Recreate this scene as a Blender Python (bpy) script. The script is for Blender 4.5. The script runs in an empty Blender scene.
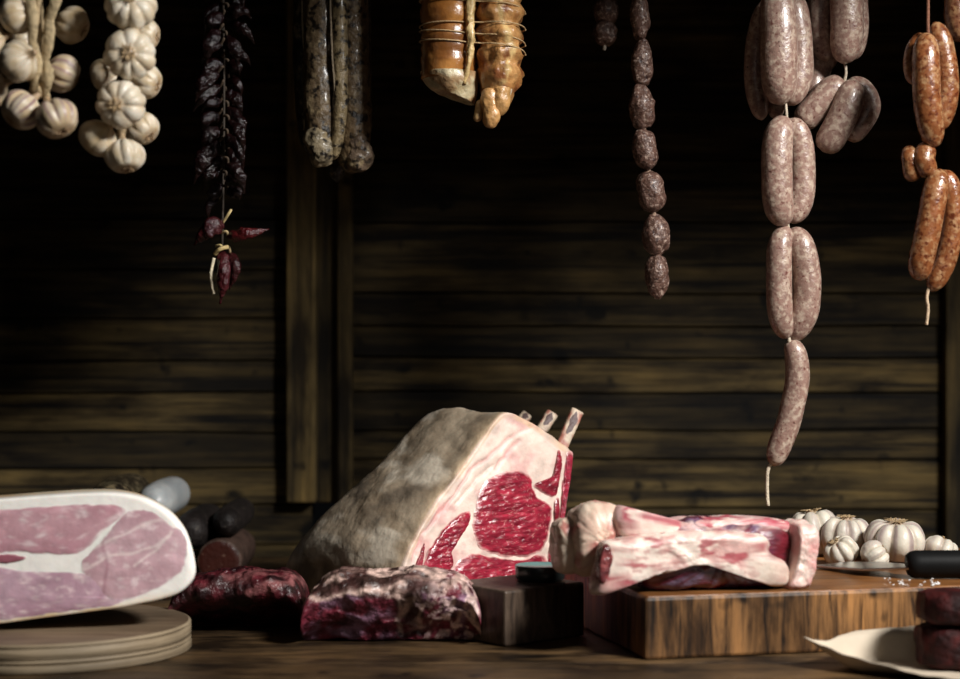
import bpy, math, random
from mathutils import Vector, Matrix, noise
from math import sin, cos, pi, sqrt
random.seed(7)
S = bpy.context.scene
COL = S.collection
F = 960*70/36.0          # focal length in pixels
T = 0.78                 # table top height
HC = T + 0.344           # camera height

def P(px, py, d): return Vector(((px-480)/F*d, d, HC-(py-339.5)/F*d))
def V(x, y, z): return Vector((x, y, z))
def RP(px, py, p0, n):   # where the sight line through a point meets a plane
    o = V(0, 0, HC); r = V((px-480)/F, 1, -(py-339.5)/F)
    return o + r*((p0-o).dot(n)/r.dot(n))
def nz(v, f, s=0.0): return noise.noise(V(v[0]*f+s, v[1]*f+s*1.7, v[2]*f-s*.6))
def fr(v, f, s=0.0, o=4): return noise.fractal(V(v[0]*f+s, v[1]*f+s*1.7, v[2]*f-s*.6), 1.0, 2.0, o)
def mix(a, b, t):
    t = max(0., min(1., t)); return tuple(a[i]+(b[i]-a[i])*t for i in range(3))
def sm(a, b, x):
    t = max(0., min(1., (x-a)/(b-a))); return t*t*(3-2*t)

# ------------------------------------------------------------------ materials
def nodes(name):
    m = bpy.data.materials.new(name); m.use_nodes = True
    nt = m.node_tree; return m, nt, nt.nodes['Principled BSDF']
def N(nt, t, **k):
    n = nt.nodes.new(t)
    for a, b in k.items(): setattr(n, a, b)
    return n
def rampn(nt, fac, stops):
    r = N(nt, 'ShaderNodeValToRGB'); nt.links.new(fac, r.inputs[0])
    e = r.color_ramp.elements
    while len(e) < len(stops): e.new(.5)
    for i, (p, c) in enumerate(stops):
        e[i].position = p; e[i].color = (*c, 1) if len(c) == 3 else c
    return r
def organic(name, rough=.4, bump=.25, bscale=180, var=.25, vscale=90, sss=0., coat=0., speck=None, spec=.5, metal=0, stretch=(1, 1, 1)):
    m, nt, b = nodes(name); L = nt.links.new
    tc = N(nt, 'ShaderNodeTexCoord'); mp = N(nt, 'ShaderNodeMapping'); L(tc.outputs['Object'], mp.inputs[0])
    mp.inputs['Scale'].default_value = stretch
    at = N(nt, 'ShaderNodeAttribute', attribute_name='Col')
    n1 = N(nt, 'ShaderNodeTexNoise'); n1.inputs['Scale'].default_value = vscale; n1.inputs['Detail'].default_value = 5
    L(mp.outputs[0], n1.inputs['Vector'])
    r1 = rampn(nt, n1.outputs['Fac'], [(.3, (1-var,)*3), (.7, (1+var,)*3)])
    mu = N(nt, 'ShaderNodeMix', data_type='RGBA', blend_type='MULTIPLY'); mu.inputs[0].default_value = 1
    L(at.outputs['Color'], mu.inputs[6]); L(r1.outputs[0], mu.inputs[7]); out = mu.outputs[2]
    for sp in (speck or []):
        c, sc, lo, hi, seed = sp
        n2 = N(nt, 'ShaderNodeTexNoise', noise_dimensions='4D'); n2.inputs['W'].default_value = seed
        n2.inputs['Scale'].default_value = sc; n2.inputs['Detail'].default_value = 3
        L(mp.outputs[0], n2.inputs['Vector'])
        r2 = rampn(nt, n2.outputs['Fac'], [(lo, (0, 0, 0)), (hi, (1, 1, 1))])
        mm = N(nt, 'ShaderNodeMix', data_type='RGBA'); L(r2.outputs[0], mm.inputs[0]); L(out, mm.inputs[6]); mm.inputs[7].default_value = (*c, 1); out = mm.outputs[2]
    L(out, b.inputs['Base Color'])
    b.inputs['Roughness'].default_value = rough; b.inputs['Specular IOR Level'].default_value = spec; b.inputs['Metallic'].default_value = metal
    b.inputs['Coat Weight'].default_value = coat; b.inputs['Coat Roughness'].default_value = .15
    if sss:
        b.inputs['Subsurface Weight'].default_value = sss; b.inputs['Subsurface Scale'].default_value = .006
        b.inputs['Subsurface Radius'].default_value = (1, .4, .3)
    if bump:
        n3 = N(nt, 'ShaderNodeTexNoise'); n3.inputs['Scale'].default_value = bscale; n3.inputs['Detail'].default_value = 6
        L(mp.outputs[0], n3.inputs['Vector'])
        bp = N(nt, 'ShaderNodeBump'); bp.inputs['Strength'].default_value = bump; bp.inputs['Distance'].default_value = .004
        L(n3.outputs['Fac'], bp.inputs['Height']); L(bp.outputs[0], b.inputs['Normal'])
    return m
def wood(name, stretch, c1, c2, rough=.6, bump=.35, knots=True, lo=.32, hi=.68, stain=None):
    m, nt, b = nodes(name); L = nt.links.new
    tc = N(nt, 'ShaderNodeTexCoord'); mp = N(nt, 'ShaderNodeMapping'); mp.inputs['Scale'].default_value = stretch
    L(tc.outputs['Object'], mp.inputs[0])
    w = N(nt, 'ShaderNodeTexNoise'); w.inputs['Scale'].default_value = 3; w.inputs['Detail'].default_value = 8; w.inputs['Roughness'].default_value = .65; w.inputs['Distortion'].default_value = .6
    L(mp.outputs[0], w.inputs['Vector'])
    r = rampn(nt, w.outputs['Fac'], [(lo, c1), ((lo+hi)/2, mix(c1, c2, .55)), (hi, c2)])
    big = N(nt, 'ShaderNodeTexNoise'); big.inputs['Scale'].default_value = 6; big.inputs['Detail'].default_value = 4
    L(tc.outputs['Object'], big.inputs['Vector'])
    rb = rampn(nt, big.outputs['Fac'], [(.3, (.45,)*3), (.65, (1.15,)*3)])
    at = N(nt, 'ShaderNodeAttribute', attribute_name='Col')
    m1 = N(nt, 'ShaderNodeMix', data_type='RGBA', blend_type='MULTIPLY'); m1.inputs[0].default_value = 1
    m2 = N(nt, 'ShaderNodeMix', data_type='RGBA', blend_type='MULTIPLY'); m2.inputs[0].default_value = 1
    L(r.outputs[0], m1.inputs[6]); L(at.outputs['Color'], m1.inputs[7]); L(m1.outputs[2], m2.inputs[6]); L(rb.outputs[0], m2.inputs[7])
    out = m2.outputs[2]
    if knots:
        vo = N(nt, 'ShaderNodeTexNoise'); vo.inputs['Scale'].default_value = 22; vo.inputs['Detail'].default_value = 2
        L(tc.outputs['Object'], vo.inputs['Vector'])
        rk = rampn(nt, vo.outputs['Fac'], [(.27, (.12,)*3), (.36, (1, 1, 1))])
        m3 = N(nt, 'ShaderNodeMix', data_type='RGBA', blend_type='MULTIPLY'); m3.inputs[0].default_value = 1
        L(out, m3.inputs[6]); L(rk.outputs[0], m3.inputs[7]); out = m3.outputs[2]
    if stain:
        ms = N(nt, 'ShaderNodeMapping'); ms.inputs['Scale'].default_value = stain; L(tc.outputs['Object'], ms.inputs[0])
        ns = N(nt, 'ShaderNodeTexNoise'); ns.inputs['Scale'].default_value = 5; ns.inputs['Detail'].default_value = 7; ns.inputs['Roughness'].default_value = .6
        L(ms.outputs[0], ns.inputs['Vector'])
        rs = rampn(nt, ns.outputs['Fac'], [(.38, (.22, .20, .17)), (.52, (.9, .9, .88)), (.66, (1.35, 1.3, 1.15))])
        m4 = N(nt, 'ShaderNodeMix', data_type='RGBA', blend_type='MULTIPLY'); m4.inputs[0].default_value = 1
        L(out, m4.inputs[6]); L(rs.outputs[0], m4.inputs[7]); out = m4.outputs[2]
    L(out, b.inputs['Base Color']); b.inputs['Roughness'].default_value = rough; b.inputs['Specular IOR Level'].default_value = .3
    bp = N(nt, 'ShaderNodeBump'); bp.inputs['Strength'].default_value = bump; bp.inputs['Distance'].default_value = .003
    L(w.outputs['Fac'], bp.inputs['Height']); L(bp.outputs[0], b.inputs['Normal'])
    return m

M = {}
M['wall'] = wood('old_planks', (1.0, 8, 30), (.012, .008, .0035), (.160, .112, .045), .8, .5, stain=(1.1, 3, 5), lo=.36, hi=.66)
M['post'] = wood('old_posts', (30, 8, 1.0), (.022, .015, .0065), (.20, .140, .058), .8, .5, stain=(5, 3, 1.1))
M['table'] = wood('table_wood', (3, 22, 8), (.014, .008, .004), (.15, .088, .040), .45, .4, stain=(1.6, 4, 3))
M['beam'] = wood('beam_wood', (1.2, 14, 14), (.02, .013, .008), (.06, .04, .02), .8)
M['board'] = wood('butcher_block', (3, 14, 30), (.085, .028, .009), (.32, .135, .042), .34, .2)
M['boardend'] = wood('board_face', (34, 30, 2.5), (.022, .011, .006), (.32, .155, .058), .5, .3, lo=.38, hi=.60, stain=(5, 4, 1.2))
M['darkboard'] = wood('dark_block', (24, 24, 6), (.010, .006, .004), (.12, .08, .055), .5)
M['disc'] = wood('pale_discs', (3, 16, 16), (.22, .15, .095), (.42, .32, .21), .6, .15, False)
M['rim'] = wood('disc_rims', (3, 3, 90), (.24, .17, .10), (.55, .43, .28), .6, .25, False)
M['fat'] = organic('beef_fat', .42, .35, 90, .12, 70, .12)
M['agedfat'] = organic('aged_fat', .5, .5, 70, .25, 38, .05)
M['meat'] = organic('red_meat', .22, .55, 130, .35, 140, .08, .35, stretch=(.6, .6, 1.6))
M['darkmeat'] = organic('dark_aged_beef', .38, .9, 150, .5, 90, 0, .1, spec=.4)
M['dryred'] = organic('dark_red_meat', .65, .9, 170, .45, 110, spec=.2)
M['bone'] = organic('bone', .5, .3, 200, .2, 120)
M['ham'] = organic('cooked_ham', .36, .15, 200, .14, 60, .1, .1)
M['hamfat'] = organic('ham_fat', .4, .12, 120, .06, 60, .12)
M['garlic'] = organic('garlic_skin', .42, .25, 130, .1, 60, .08)
M['dry'] = organic('dry_stems', .75, .6, 200, .35, 150)
M['wsausage'] = organic('pale_sausage', .33, .25, 220, .15, 60, .05, .3,
    speck=[((.47, .36, .28), 150, .46, .64, 1.), ((.13, .045, .035), 200, .58, .70, 4.), ((.05, .025, .02), 260, .66, .72, 9.)])
M['osausage'] = organic('orange_sausage', .25, .3, 200, .2, 60, .05, .5,
    speck=[((.38, .21, .10), 120, .48, .64, 2.), ((.10, .022, .008), 170, .52, .66, 5.)])
M['drysaus'] = organic('dry_sausage', .4, .8, 200, .3, 120, 0, .15,
    speck=[((.34, .24, .19), 230, .54, .64, 3.), ((.03, .012, .01), 200, .56, .68, 6.)])
M['mould'] = organic('black_cured', .38, .9, 120, .4, 60, 0, .2,
    spec=.3, speck=[((.24, .18, .10), 90, .52, .68, 2.5), ((.010, .007, .005), 110, .50, .62, 7.)])
M['smoke'] = organic('smoked_rind', .26, .3, 120, .2, 45, .05, .35)
M['smokemeat'] = organic('smoked_meat', .34, .6, 140, .3, 90, .06, .2)
M['twine'] = organic('twine', .8, .5, 400, .2, 300)
M['chilli'] = organic('dried_chilli', .24, 1., 190, .5, 90, 0, .0, spec=.45)
M['salami'] = organic('salami_skin', .6, .6, 140, .4, 70, spec=.25, speck=[((.05, .04, .03), 150, .60, .72, 2.)])
M['salamicut'] = organic('salami_cut', .35, .3, 150, .2, 70, speck=[((.10, .05, .035), 110, .62, .70, 3.)])
M['steel'] = organic('cleaver_steel', .28, .12, 60, .15, 30, metal=1)
M['black'] = organic('black_handle', .55, .05, 100, .1, 60, spec=.12)
M['ceramic'] = organic('teal_ceramic', .3, .05, 100, .12, 60)
M['paper'] = organic('butcher_paper', .7, .25, 40, .07, 30)
M['salt'] = organic('salt', .3, .2, 400, .05, 200)
M['floor'] = wood('floor_wood', (1, 12, 12), (.02, .014, .009), (.07, .045, .03), .7)

# ------------------------------------------------------------------ mesh helpers
def mesh(name, vs, fs, mat, parent=None, col=(1, 1, 1), smooth=True, loc=None, rot=None):
    """one mesh object; vs in world space when there is no loc, else local. col: a colour or one per vertex"""
    me = bpy.data.meshes.new(name)
    off = V(0, 0, 0)
    if loc is None:
        if parent is not None: off = wloc(parent)
        else:
            mn = [min(v[i] for v in vs) for i in range(3)]; mx = [max(v[i] for v in vs) for i in range(3)]
            off = V((mn[0]+mx[0])/2, (mn[1]+mx[1])/2, mn[2])
    me.from_pydata([tuple(V(*v)-off) for v in vs], [], fs); me.update()
    a = me.color_attributes.new('Col', 'FLOAT_COLOR', 'POINT')
    buf = []
    if isinstance(col, tuple): buf = list((*col, 1))*len(vs)
    else:
        for c in col: buf += [c[0], c[1], c[2], 1]
    a.data.foreach_set('color', buf)
    if smooth: me.polygons.foreach_set('use_smooth', [True]*len(me.polygons))
    me.materials.append(M[mat] if isinstance(mat, str) else mat)
    o = bpy.data.objects.new(name, me); COL.objects.link(o)
    if parent is not None: o.parent = parent
    elif loc is None: o.location = off
    if loc is not None: o.location = loc
    if rot is not None: o.rotation_euler = rot
    return o
def wloc(o):
    v = o.location.copy()
    while o.parent: o = o.parent; v += o.location
    return v
def thing(name, label, cat, loc, group=None):
    o = bpy.data.objects.new(name, None); COL.objects.link(o); o.location = loc
    o.empty_display_size = .02
    return tag(o, label, cat, group)
def tag(o, label, cat, group=None):
    o['label'] = label; o['category'] = cat
    if group: o['group'] = group
    return o
def struct(o): o['kind'] = 'structure'; return o
def fixn(o):
    import bmesh
    bm = bmesh.new(); bm.from_mesh(o.data); bmesh.ops.recalc_face_normals(bm, faces=bm.faces); bm.to_mesh(o.data); bm.free()
    return o
def bevel(o, w, seg=2):
    m = o.modifiers.new('bevel', 'BEVEL'); m.width = w; m.segments = seg; m.limit_method = 'ANGLE'; return o

def catmull(pts, n, closed=False):
    pts = [V(*p) for p in pts]; k = len(pts); out = []
    segs = k if closed else k-1
    dens = []
    for i in range(segs):
        g = (lambda j: pts[j % k]) if closed else (lambda j: pts[max(0, min(k-1, j))])
        p0, p1, p2, p3 = g(i-1), g(i), g(i+1), g(i+2)
        for s in range(12):
            t = s/12
            dens.append(.5*((2*p1)+(p2-p0)*t+(2*p0-5*p1+4*p2-p3)*t*t+(3*p1-p0-3*p2+p3)*t**3))
    dens.append(pts[0].copy() if closed else pts[-1].copy())
    acc = [0]
    for i in range(1, len(dens)): acc.append(acc[-1]+(dens[i]-dens[i-1]).length)
    tot = acc[-1]; j = 0
    cnt = n if closed else n-1
    for i in range(n):
        tgt = tot*i/cnt
        while j < len(acc)-2 and acc[j+1] < tgt: j += 1
        d = acc[j+1]-acc[j]
        out.append(dens[j].lerp(dens[j+1], (tgt-acc[j])/d if d > 1e-12 else 0))
    return out
def tube_data(path, rad, n=12, flat=1.0, disp=None, cap=True):
    """path: Vectors, rad: list of radii; returns verts, faces"""
    vs, fs = [], []; m = len(path)
    t0 = (path[1]-path[0]).normalized()
    u = t0.cross(V(0, 1, 0))
    if u.length < .1: u = t0.cross(V(1, 0, 0))
    u.normalize()
    for i in range(m):
        t = (path[min(m-1, i+1)]-path[max(0, i-1)]).normalized()
        u = (u - t*u.dot(t)).normalized(); w = t.cross(u)
        for k in range(n):
            a = 2*pi*k/n
            v = path[i] + (u*cos(a)+w*sin(a)*flat)*rad[i]
            if disp: v = disp(v, i/(m-1), a, path[i])
            vs.append(v)
    for i in range(m-1):
        for k in range(n):
            a = i*n+k; b = i*n+(k+1) % n
            fs.append((a, b, b+n, a+n))
    if cap:
        fs.append(tuple(range(n))[::-1]); fs.append(tuple(range((m-1)*n, m*n)))
    return vs, fs
def tube(name, pts, r, mat, parent, col=(1, 1, 1), n=8, k=16, taper=None, flat=1., rough=0.):
    path = catmull(pts, k)
    rad = [r*(taper(i/(k-1)) if taper else 1) for i in range(k)]
    dsp = (lambda v, t, a, c: c+(v-c)*(1+rough*nz(v, 250, 3))) if rough else None
    vs, fs = tube_data(path, rad, n, flat, dsp)
    return mesh(name, vs, fs, mat, parent, col)
def box(name, c0, U, Vv, W, mat, parent=None, col=(1, 1, 1), bev=.003, sub=1):
    vs = [c0+U*i+Vv*j+W*k for k in (0, 1) for j in (0, 1) for i in (0, 1)]
    fs = [(0, 2, 3, 1), (4, 5, 7, 6), (0, 1, 5, 4), (2, 6, 7, 3), (0, 4, 6, 2), (1, 3, 7, 5)]
    o = mesh(name, vs, fs, mat, parent, col, smooth=False)
    fixn(o)
    if bev: bevel(o, bev)
    return o
def loft(name, secs, mat, parent, colf=None, caps=(16, 8), disp=None, col=(1, 1, 1), dome=(0, 0)):
    """closed loops joined along their order, closed at both ends by rings to the centre"""
    n = len(secs[0]); vs = []; info = []; fs = []
    for i, s in enumerate(secs):
        for k, v in enumerate(s): vs.append(v); info.append(('side', i/(len(secs)-1), k/n))
    for i in range(len(secs)-1):
        for k in range(n):
            a = i*n+k; b = i*n+(k+1) % n
            fs.append((a, b, b+n, a+n))
    for e, (sec, rings) in enumerate(((secs[0], caps[0]), (secs[-1], caps[1]))):
        c = sum(sec, V(0, 0, 0))/n
        prev = list(range(n)) if e == 0 else list(range((len(secs)-1)*n, len(secs)*n))
        nd = (c - sum(secs[1] if e == 0 else secs[-2], V(0, 0, 0))/n)
        nd = nd.normalized() if nd.length > 1e-9 else V(0, 0, 0)
        for r in range(1, rings):
            f = 1-r/rings; st = len(vs)
            for k in range(n):
                vs.append(c+(sec[k]-c)*f + nd*dome[e]*(1-f*f)); info.append(('cap%d' % e, f, k/n))
            for k in range(n):
                q = (prev[k], prev[(k+1) % n], st+(k+1) % n, st+k)
                fs.append(q[::-1] if e == 0 else q)
            prev = list(range(st, st+n))
        vs.append(c+nd*dome[e]); info.append(('cap%d' % e, 0, 0)); ci = len(vs)-1
        for k in range(n):
            q = (prev[k], prev[(k+1) % n], ci); fs.append(q[::-1] if e == 0 else q)
    if colf: col = [colf(vs[i], info[i]) for i in range(len(vs))]
    if disp: vs = [disp(vs[i], info[i]) for i in range(len(vs))]
    return fixn(mesh(name, vs, fs, mat, parent, col))
def patch(name, px, p0, n, mat, parent, colf, H=.002, edge=-.0012, N_=140, rings=40, grain=None):
    """a slightly domed piece of meat set into a cut face; its outline is given in sight lines"""
    ol = [V(v.x+1.1*nz(v, .16, 3)+.7*nz(v, .45, 1), v.y+1.1*nz(v, .16, 8)+.7*nz(v, .45, 6), 0) for v in catmull([(a, b, 0) for a, b in px], N_, True)]
    c = sum(ol, V(0, 0, 0))/N_; vs, cs, fs = [], [], []
    for r in range(rings):
        f = 1-r/rings
        for k in range(N_):
            q = c+(ol[k]-c)*f; w = RP(q.x, q.y, p0, n)
            h = edge+(H-edge)*(1-f**7)
            if grain: h += grain(q.x, q.y, f)*(1-f**7)
            vs.append(w+n*h); cs.append(colf(q.x, q.y, f))
    vs.append(RP(c.x, c.y, p0, n)+n*H); cs.append(colf(c.x, c.y, 0))
    for r in range(rings-1):
        for k in range(N_):
            a = r*N_+k; b = r*N_+(k+1) % N_
            fs.append((a, b, b+N_, a+N_))
    for k in range(N_): fs.append(((rings-1)*N_+k, (rings-1)*N_+(k+1) % N_, len(vs)-1))
    o = fixn(mesh(name, vs, fs, mat, parent, cs))
    if o.data.polygons[0].normal.dot(n) < 0: o.data.flip_normals()
    return o
def segd(x, y, pl):
    best = 1e9
    for (ax, ay), (bx, by) in zip(pl, pl[1:]):
        dx, dy = bx-ax, by-ay; t = max(0, min(1, ((x-ax)*dx+(y-ay)*dy)/(dx*dx+dy*dy+1e-9)))
        best = min(best, math.hypot(x-ax-dx*t, y-ay-dy*t))
    return best

# ------------------------------------------------------------------ the setting
WD = 3.0
def plank_wall(name, x0, x1, ys, tints, d):
    vs, fs, cs = [], [], []
    for i in range(len(ys)-1):
        za = P(0, ys[i], d).z-.0008; zb = P(0, ys[i+1], d).z+.0008
        o = random.uniform(0, .006); n = 40
        st = len(vs)
        for (yy, zz) in ((d+.03, za), (d-o+.003, za), (d-o, za-.0018), (d-o, zb+.0018), (d-o+.003, zb), (d+.03, zb)):
            for k in range(n+1):
                x = x0+(x1-x0)*k/n
                vs.append(V(x, yy, zz+.004*nz((x, 0, 0), 3, zz*7))); c = tints[i]; cs.append((c, c*.97, c*.9))
        for r in range(5):
            for k in range(n):
                a = st+r*(n+1)+k; fs.append((a, a+n+1, a+n+2, a+1))
    vs += [V(x0, d+.028, 0), V(x1, d+.028, 0), V(x1, d+.028, 2.2), V(x0, d+.028, 2.2)]; cs += [(.1, .1, .1)]*4
    k = len(vs); fs.append((k-4, k-3, k-2, k-1))
    return struct(mesh(name, vs, fs, 'wall', None, cs, smooth=False))
LX, RX = P(312, 0, WD).x, P(345, 0, WD).x
plank_wall('wall_back_left', -1.7, LX, [-330, -250, -170, -90, -10, 80, 168, 220, 270, 318, 362, 393, 432, 469, 504, 545, 600, 680, 760, 810],
           [.5, .5, .5, .5, .5, .5, .35, .55, .55, .75, .5, 1.15, .28, 1.0, .8, .8, .7, .7, .7], WD)
plank_wall('wall_back_right', RX, 1.7, [-330, -250, -170, -90, -10, 80, 160, 223, 294, 326, 358, 393, 430, 459, 509, 548, 600, 680, 760, 810],
           [.5, .5, .5, .5, .5, .4, .4, .6, .5, .45, 1.1, .32, .8, 1.25, .9, .9, .7, .7, .7], WD)
def post(name, a, b, top, bot, d0, th, t):
    p = P(a, bot, d0); q = P(b, top, d0)
    return struct(box(name, V(p.x, d0, p.z), V(q.x-p.x, 0, 0), V(0, th, 0), V(0, 0, q.z-p.z), 'post', None, (t, t*.97, t*.88), .004))
post('trim_1', 286, 316, -330, 503, WD-.035, .045, 1.15)
post('trim_2', 315, 338, -330, 503, WD-.012, .03, .5)
post('trim_3', 337, 352, -330, 560, WD-.030, .045, .85)
post('trim_4', 946, 985, -330, 600, WD-.03, .045, .6)
struct(mesh('floor', [V(-1.7, .2, 0), V(1.7, .2, 0), V(1.7, 3.05, 0), V(-1.7, 3.05, 0)], [(0, 1, 2, 3)], 'floor', None, (1, 1, 1), False))
BZ = 1.80
struct(box('added_ceiling', V(-1.7, 1.78, BZ), V(3.4, 0, 0), V(0, 1.25, 0), V(0, 0, .05), 'beam', None, (1, 1, 1), .004))  # unseen slab added to keep the key light off the upper wall; cords end here

tb = thing('work_table', 'long dark brown wooden work table under all the meat', 'table', V(0, 2.3, 0))
TW = 1.25
y = 1.55; k = 0
vs, fs, cs = [], [], []
ys = [1.55, 1.76, 1.985, 2.24, 2.50, 2.74, 2.955]
for i in range(len(ys)-1):
    a, b = ys[i]+.0006, ys[i+1]-.0006; st = len(vs); g = .0015
    pr = [(a, T-.045), (a, T-g), (a+g, T), (b-g, T), (b, T-g), (b, T-.045)]
    tn = [1., .85, 1.1, .9, 1, .9][i]
    for x in (-TW, TW):
        for (yy, zz) in pr: vs.append(V(x, yy, zz)); cs.append((tn, tn, tn))
    for q in range(6):
        r = (q+1) % 6; fs.append((st+q, st+r, st+6+r, st+6+q))
    fs.append(tuple(range(st, st+6))); fs.append(tuple(range(st+6, st+12))[::-1])
fixn(mesh('tabletop', vs, fs, 'table', tb, cs, False))
for sx in (-1.15, 1.07):
    for yy in (1.62, 2.80):
        box('leg', V(sx, yy, 0), V(.08, 0, 0), V(0, .08, 0), V(0, 0, T-.045), 'table', tb, (.8, .8, .8))

# ------------------------------------------------------------------ round boards and ham
def disc(name, label, cx, cy, R, z0, z1, t, grooves):
    th = thing(name, label, 'board', V(cx, cy, z0), 'round boards under the ham')
    n = 96; vs, fs = [], []
    pr = [(0, z1), (R-.004, z1)]
    vs = [V(cx, cy, z1)]
    for k in range(n): vs.append(V(cx+(R-.003)*cos(2*pi*k/n), cy+(R-.003)*sin(2*pi*k/n), z1))
    for k in range(n): fs.append((0, 1+k, 1+(k+1) % n))
    for k in range(n): vs.append(V(cx+R*.9*cos(2*pi*k/n), cy+R*.9*sin(2*pi*k/n), z0))
    fs.append(tuple(range(n+1, 2*n+1))[::-1])
    fixn(mesh('face', vs, fs, 'disc', th, (t*.8, t*.75, t*.72), False))
    h = z1-z0; prof = [(R-.003, z1), (R-.001, z1-.0008), (R, z1-.002)]
    for g in grooves: prof += [(R, z0+h*g+.0016), (R-.0035, z0+h*g), (R, z0+h*g-.0016)]
    prof += [(R, z0+.002), (R-.002, z0), (R*.9, z0)]
    vs, fs, cs = [], [], []
    for (r, z) in prof:
        for k in range(n):
            vs.append(V(cx+r*cos(2*pi*k/n), cy+r*sin(2*pi*k/n), z)); cs.append((t, t, t))
    for i in range(len(prof)-1):
        for k in range(n): fs.append((i*n+k, i*n+(k+1) % n, (i+1)*n+(k+1) % n, (i+1)*n+k))
    fixn(mesh('rim', vs, fs, 'rim', th, cs))
disc('round_board', 'thinner round wooden board at the bottom, lying on the table', -.482, 2.07, .1605, T, T+.0095, .5, [])
disc('round_board', 'thicker round wooden board on top, directly under the ham', -.482, 2.07, .160, T+.0098, T+.031, .60, [.80, .22])

HP0, HN = P(60, 560, 2.01), V(.10, -1, .04).normalized()
hout = [(-80, 503), (-40, 501), (0, 499), (40, 496), (80, 493.5), (115, 493), (140, 497), (158, 505), (172, 515), (184, 530), (190, 545), (194, 562), (194.5, 575), (189, 585), (178, 594), (160, 600), (140, 604), (120, 608), (90, 612), (60, 616), (30, 620), (0, 624), (-60, 629), (-120, 630), (-165, 605), (-180, 565), (-160, 525), (-120, 507)]
ham = thing('ham', 'large cut ham with pink face and white fat rim on the round boards', 'ham', V(-.5, 2.06, T+.031))
ol = catmull([(a, b, 0) for a, b in hout], 150, True)
ol3 = [RP(q.x, q.y, HP0, HN) for q in ol]
hc = sum(ol3, V(0, 0, 0))/150
def hsec(t, s, dx=0):
    return [hc+(v-hc)*s+V(dx, t, 0) for v in ol3]
secs = [hsec(0, .985), hsec(.002, .995), hsec(.008, 1.0), hsec(.03, 1.0, -.004), hsec(.06, .99, -.012), hsec(.09, .95, -.022), hsec(.115, .86, -.034), hsec(.135, .70, -.045), hsec(.145, .5, -.05)]
zt = T+.0315
secs = [[V(v.x, v.y, max(v.z, zt)) for v in s] for s in secs]
HFAT = (.92, .88, .82)
def hcol(v, i):
    if i[0] == 'side' and i[1] > .35:
        return mix((.72, .60, .44), (.50, .33, .16), .5+.8*fr(v, 14))
    q = (hc.z-v.z)
    # yellow skin along the underside edge
    e = sm(.030, .055, q)*(sm(.80, .99, i[1]) if i[0] == 'cap0' else 1)
    return mix(HFAT, (.68, .45, .19), e*(.7+.5*nz(v, 40)))
loft('fat_and_skin', secs, 'hamfat', ham, hcol, (30, 6))
def C(pts, sc, ox, oy): return [(x*sc+ox, y*sc+oy) for x, y in pts]
hk = .3226
seams = [C([(270, 290), (330, 255), (420, 215), (500, 185)], hk, 0, 460), C([(420, 325), (480, 280), (530, 220)], hk, 0, 460),
         C([(240, 350), (330, 300), (400, 290), (480, 265), (520, 235)], hk, 0, 460), C([(322, 250), (328, 330), (322, 400), (305, 450)], hk, 0, 460)]
def hamcol(base, dark, seam=True):
    def f(x, y, r):
        q = (x*.01, y*.01, 0)
        c = mix(base, dark, .45+.9*fr((x*.008, y*.022, 0), 1, 2))
        c = mix(c, (.72, .56, .57), .8*max(0, fr((x*.09, y*.16, 0), 1, 9)-.16)*2)
        if seam:
            w = 1.4+1.2*nz(q, 6)
            for i, s in enumerate(seams):
                d = segd(x+2.5*nz(q, 5, 3), y+2.5*nz(q, 5, 8), s)
                if i == 3: c = mix(c, (.34, .14, .18), .45*(1-sm(.5, 2.5, d)))
                else: c = mix(c, (.78, .64, .62), .75*(1-sm(.3, 1.2+w, d)))
        return mix(c, HFAT, sm(.965, 1., r+.04*nz((x*.05, y*.05, 0), 1, 4))*.85)
    return f
HG = lambda x, y, f: .0006*nz((x*.05, y*.12, 0), 1)
patch('upper_muscle', C([(-420, 180), (-300, 164), (-150, 158), (0, 154), (100, 147), (200, 140), (320, 136), (372, 143), (392, 160), (358, 190), (318, 225), (278, 268), (235, 290), (130, 291), (60, 284), (0, 288), (-150, 294), (-300, 304), (-420, 280)], hk, 0, 460), HP0, HN, 'ham', ham, hamcol((.58, .34, .375), (.46, .23, .27)), grain=HG, H=.0014, edge=.0002)
patch('end_muscle', C([(400, 158), (455, 156), (492, 172), (528, 200), (562, 218), (580, 258), (580, 302), (566, 346), (524, 378), (474, 404), (432, 424), (385, 434), (340, 440), (312, 415), (290, 380), (258, 352), (252, 318), (284, 282), (322, 240), (366, 188)], hk, 0, 460), HP0, HN, 'ham', ham, hamcol((.60, .39, .425), (.48, .28, .315)), grain=HG, H=.0014, edge=.0002)
patch('lower_muscle', C([(-420, 340), (-200, 330), (0, 330), (60, 342), (150, 346), (250, 350), (300, 364), (330, 398), (362, 428), (395, 432), (330, 454), (200, 470), (100, 485), (0, 498), (-150, 514), (-330, 520), (-430, 470)], hk, 0, 460), HP0, HN, 'ham', ham, hamcol((.52, .34, .405), (.43, .25, .31)), grain=HG, H=.0014, edge=.0002)
patch('bone_end', C([(-60, 305), (-30, 293), (30, 290), (75, 296), (88, 304), (70, 314), (25, 321), (-30, 320)], hk, 0, 460), HP0, HN, 'ham', ham, lambda x, y, r: mix((.30, .10, .13), HFAT, sm(.85, 1, r)), N_=60, rings=12)

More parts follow.
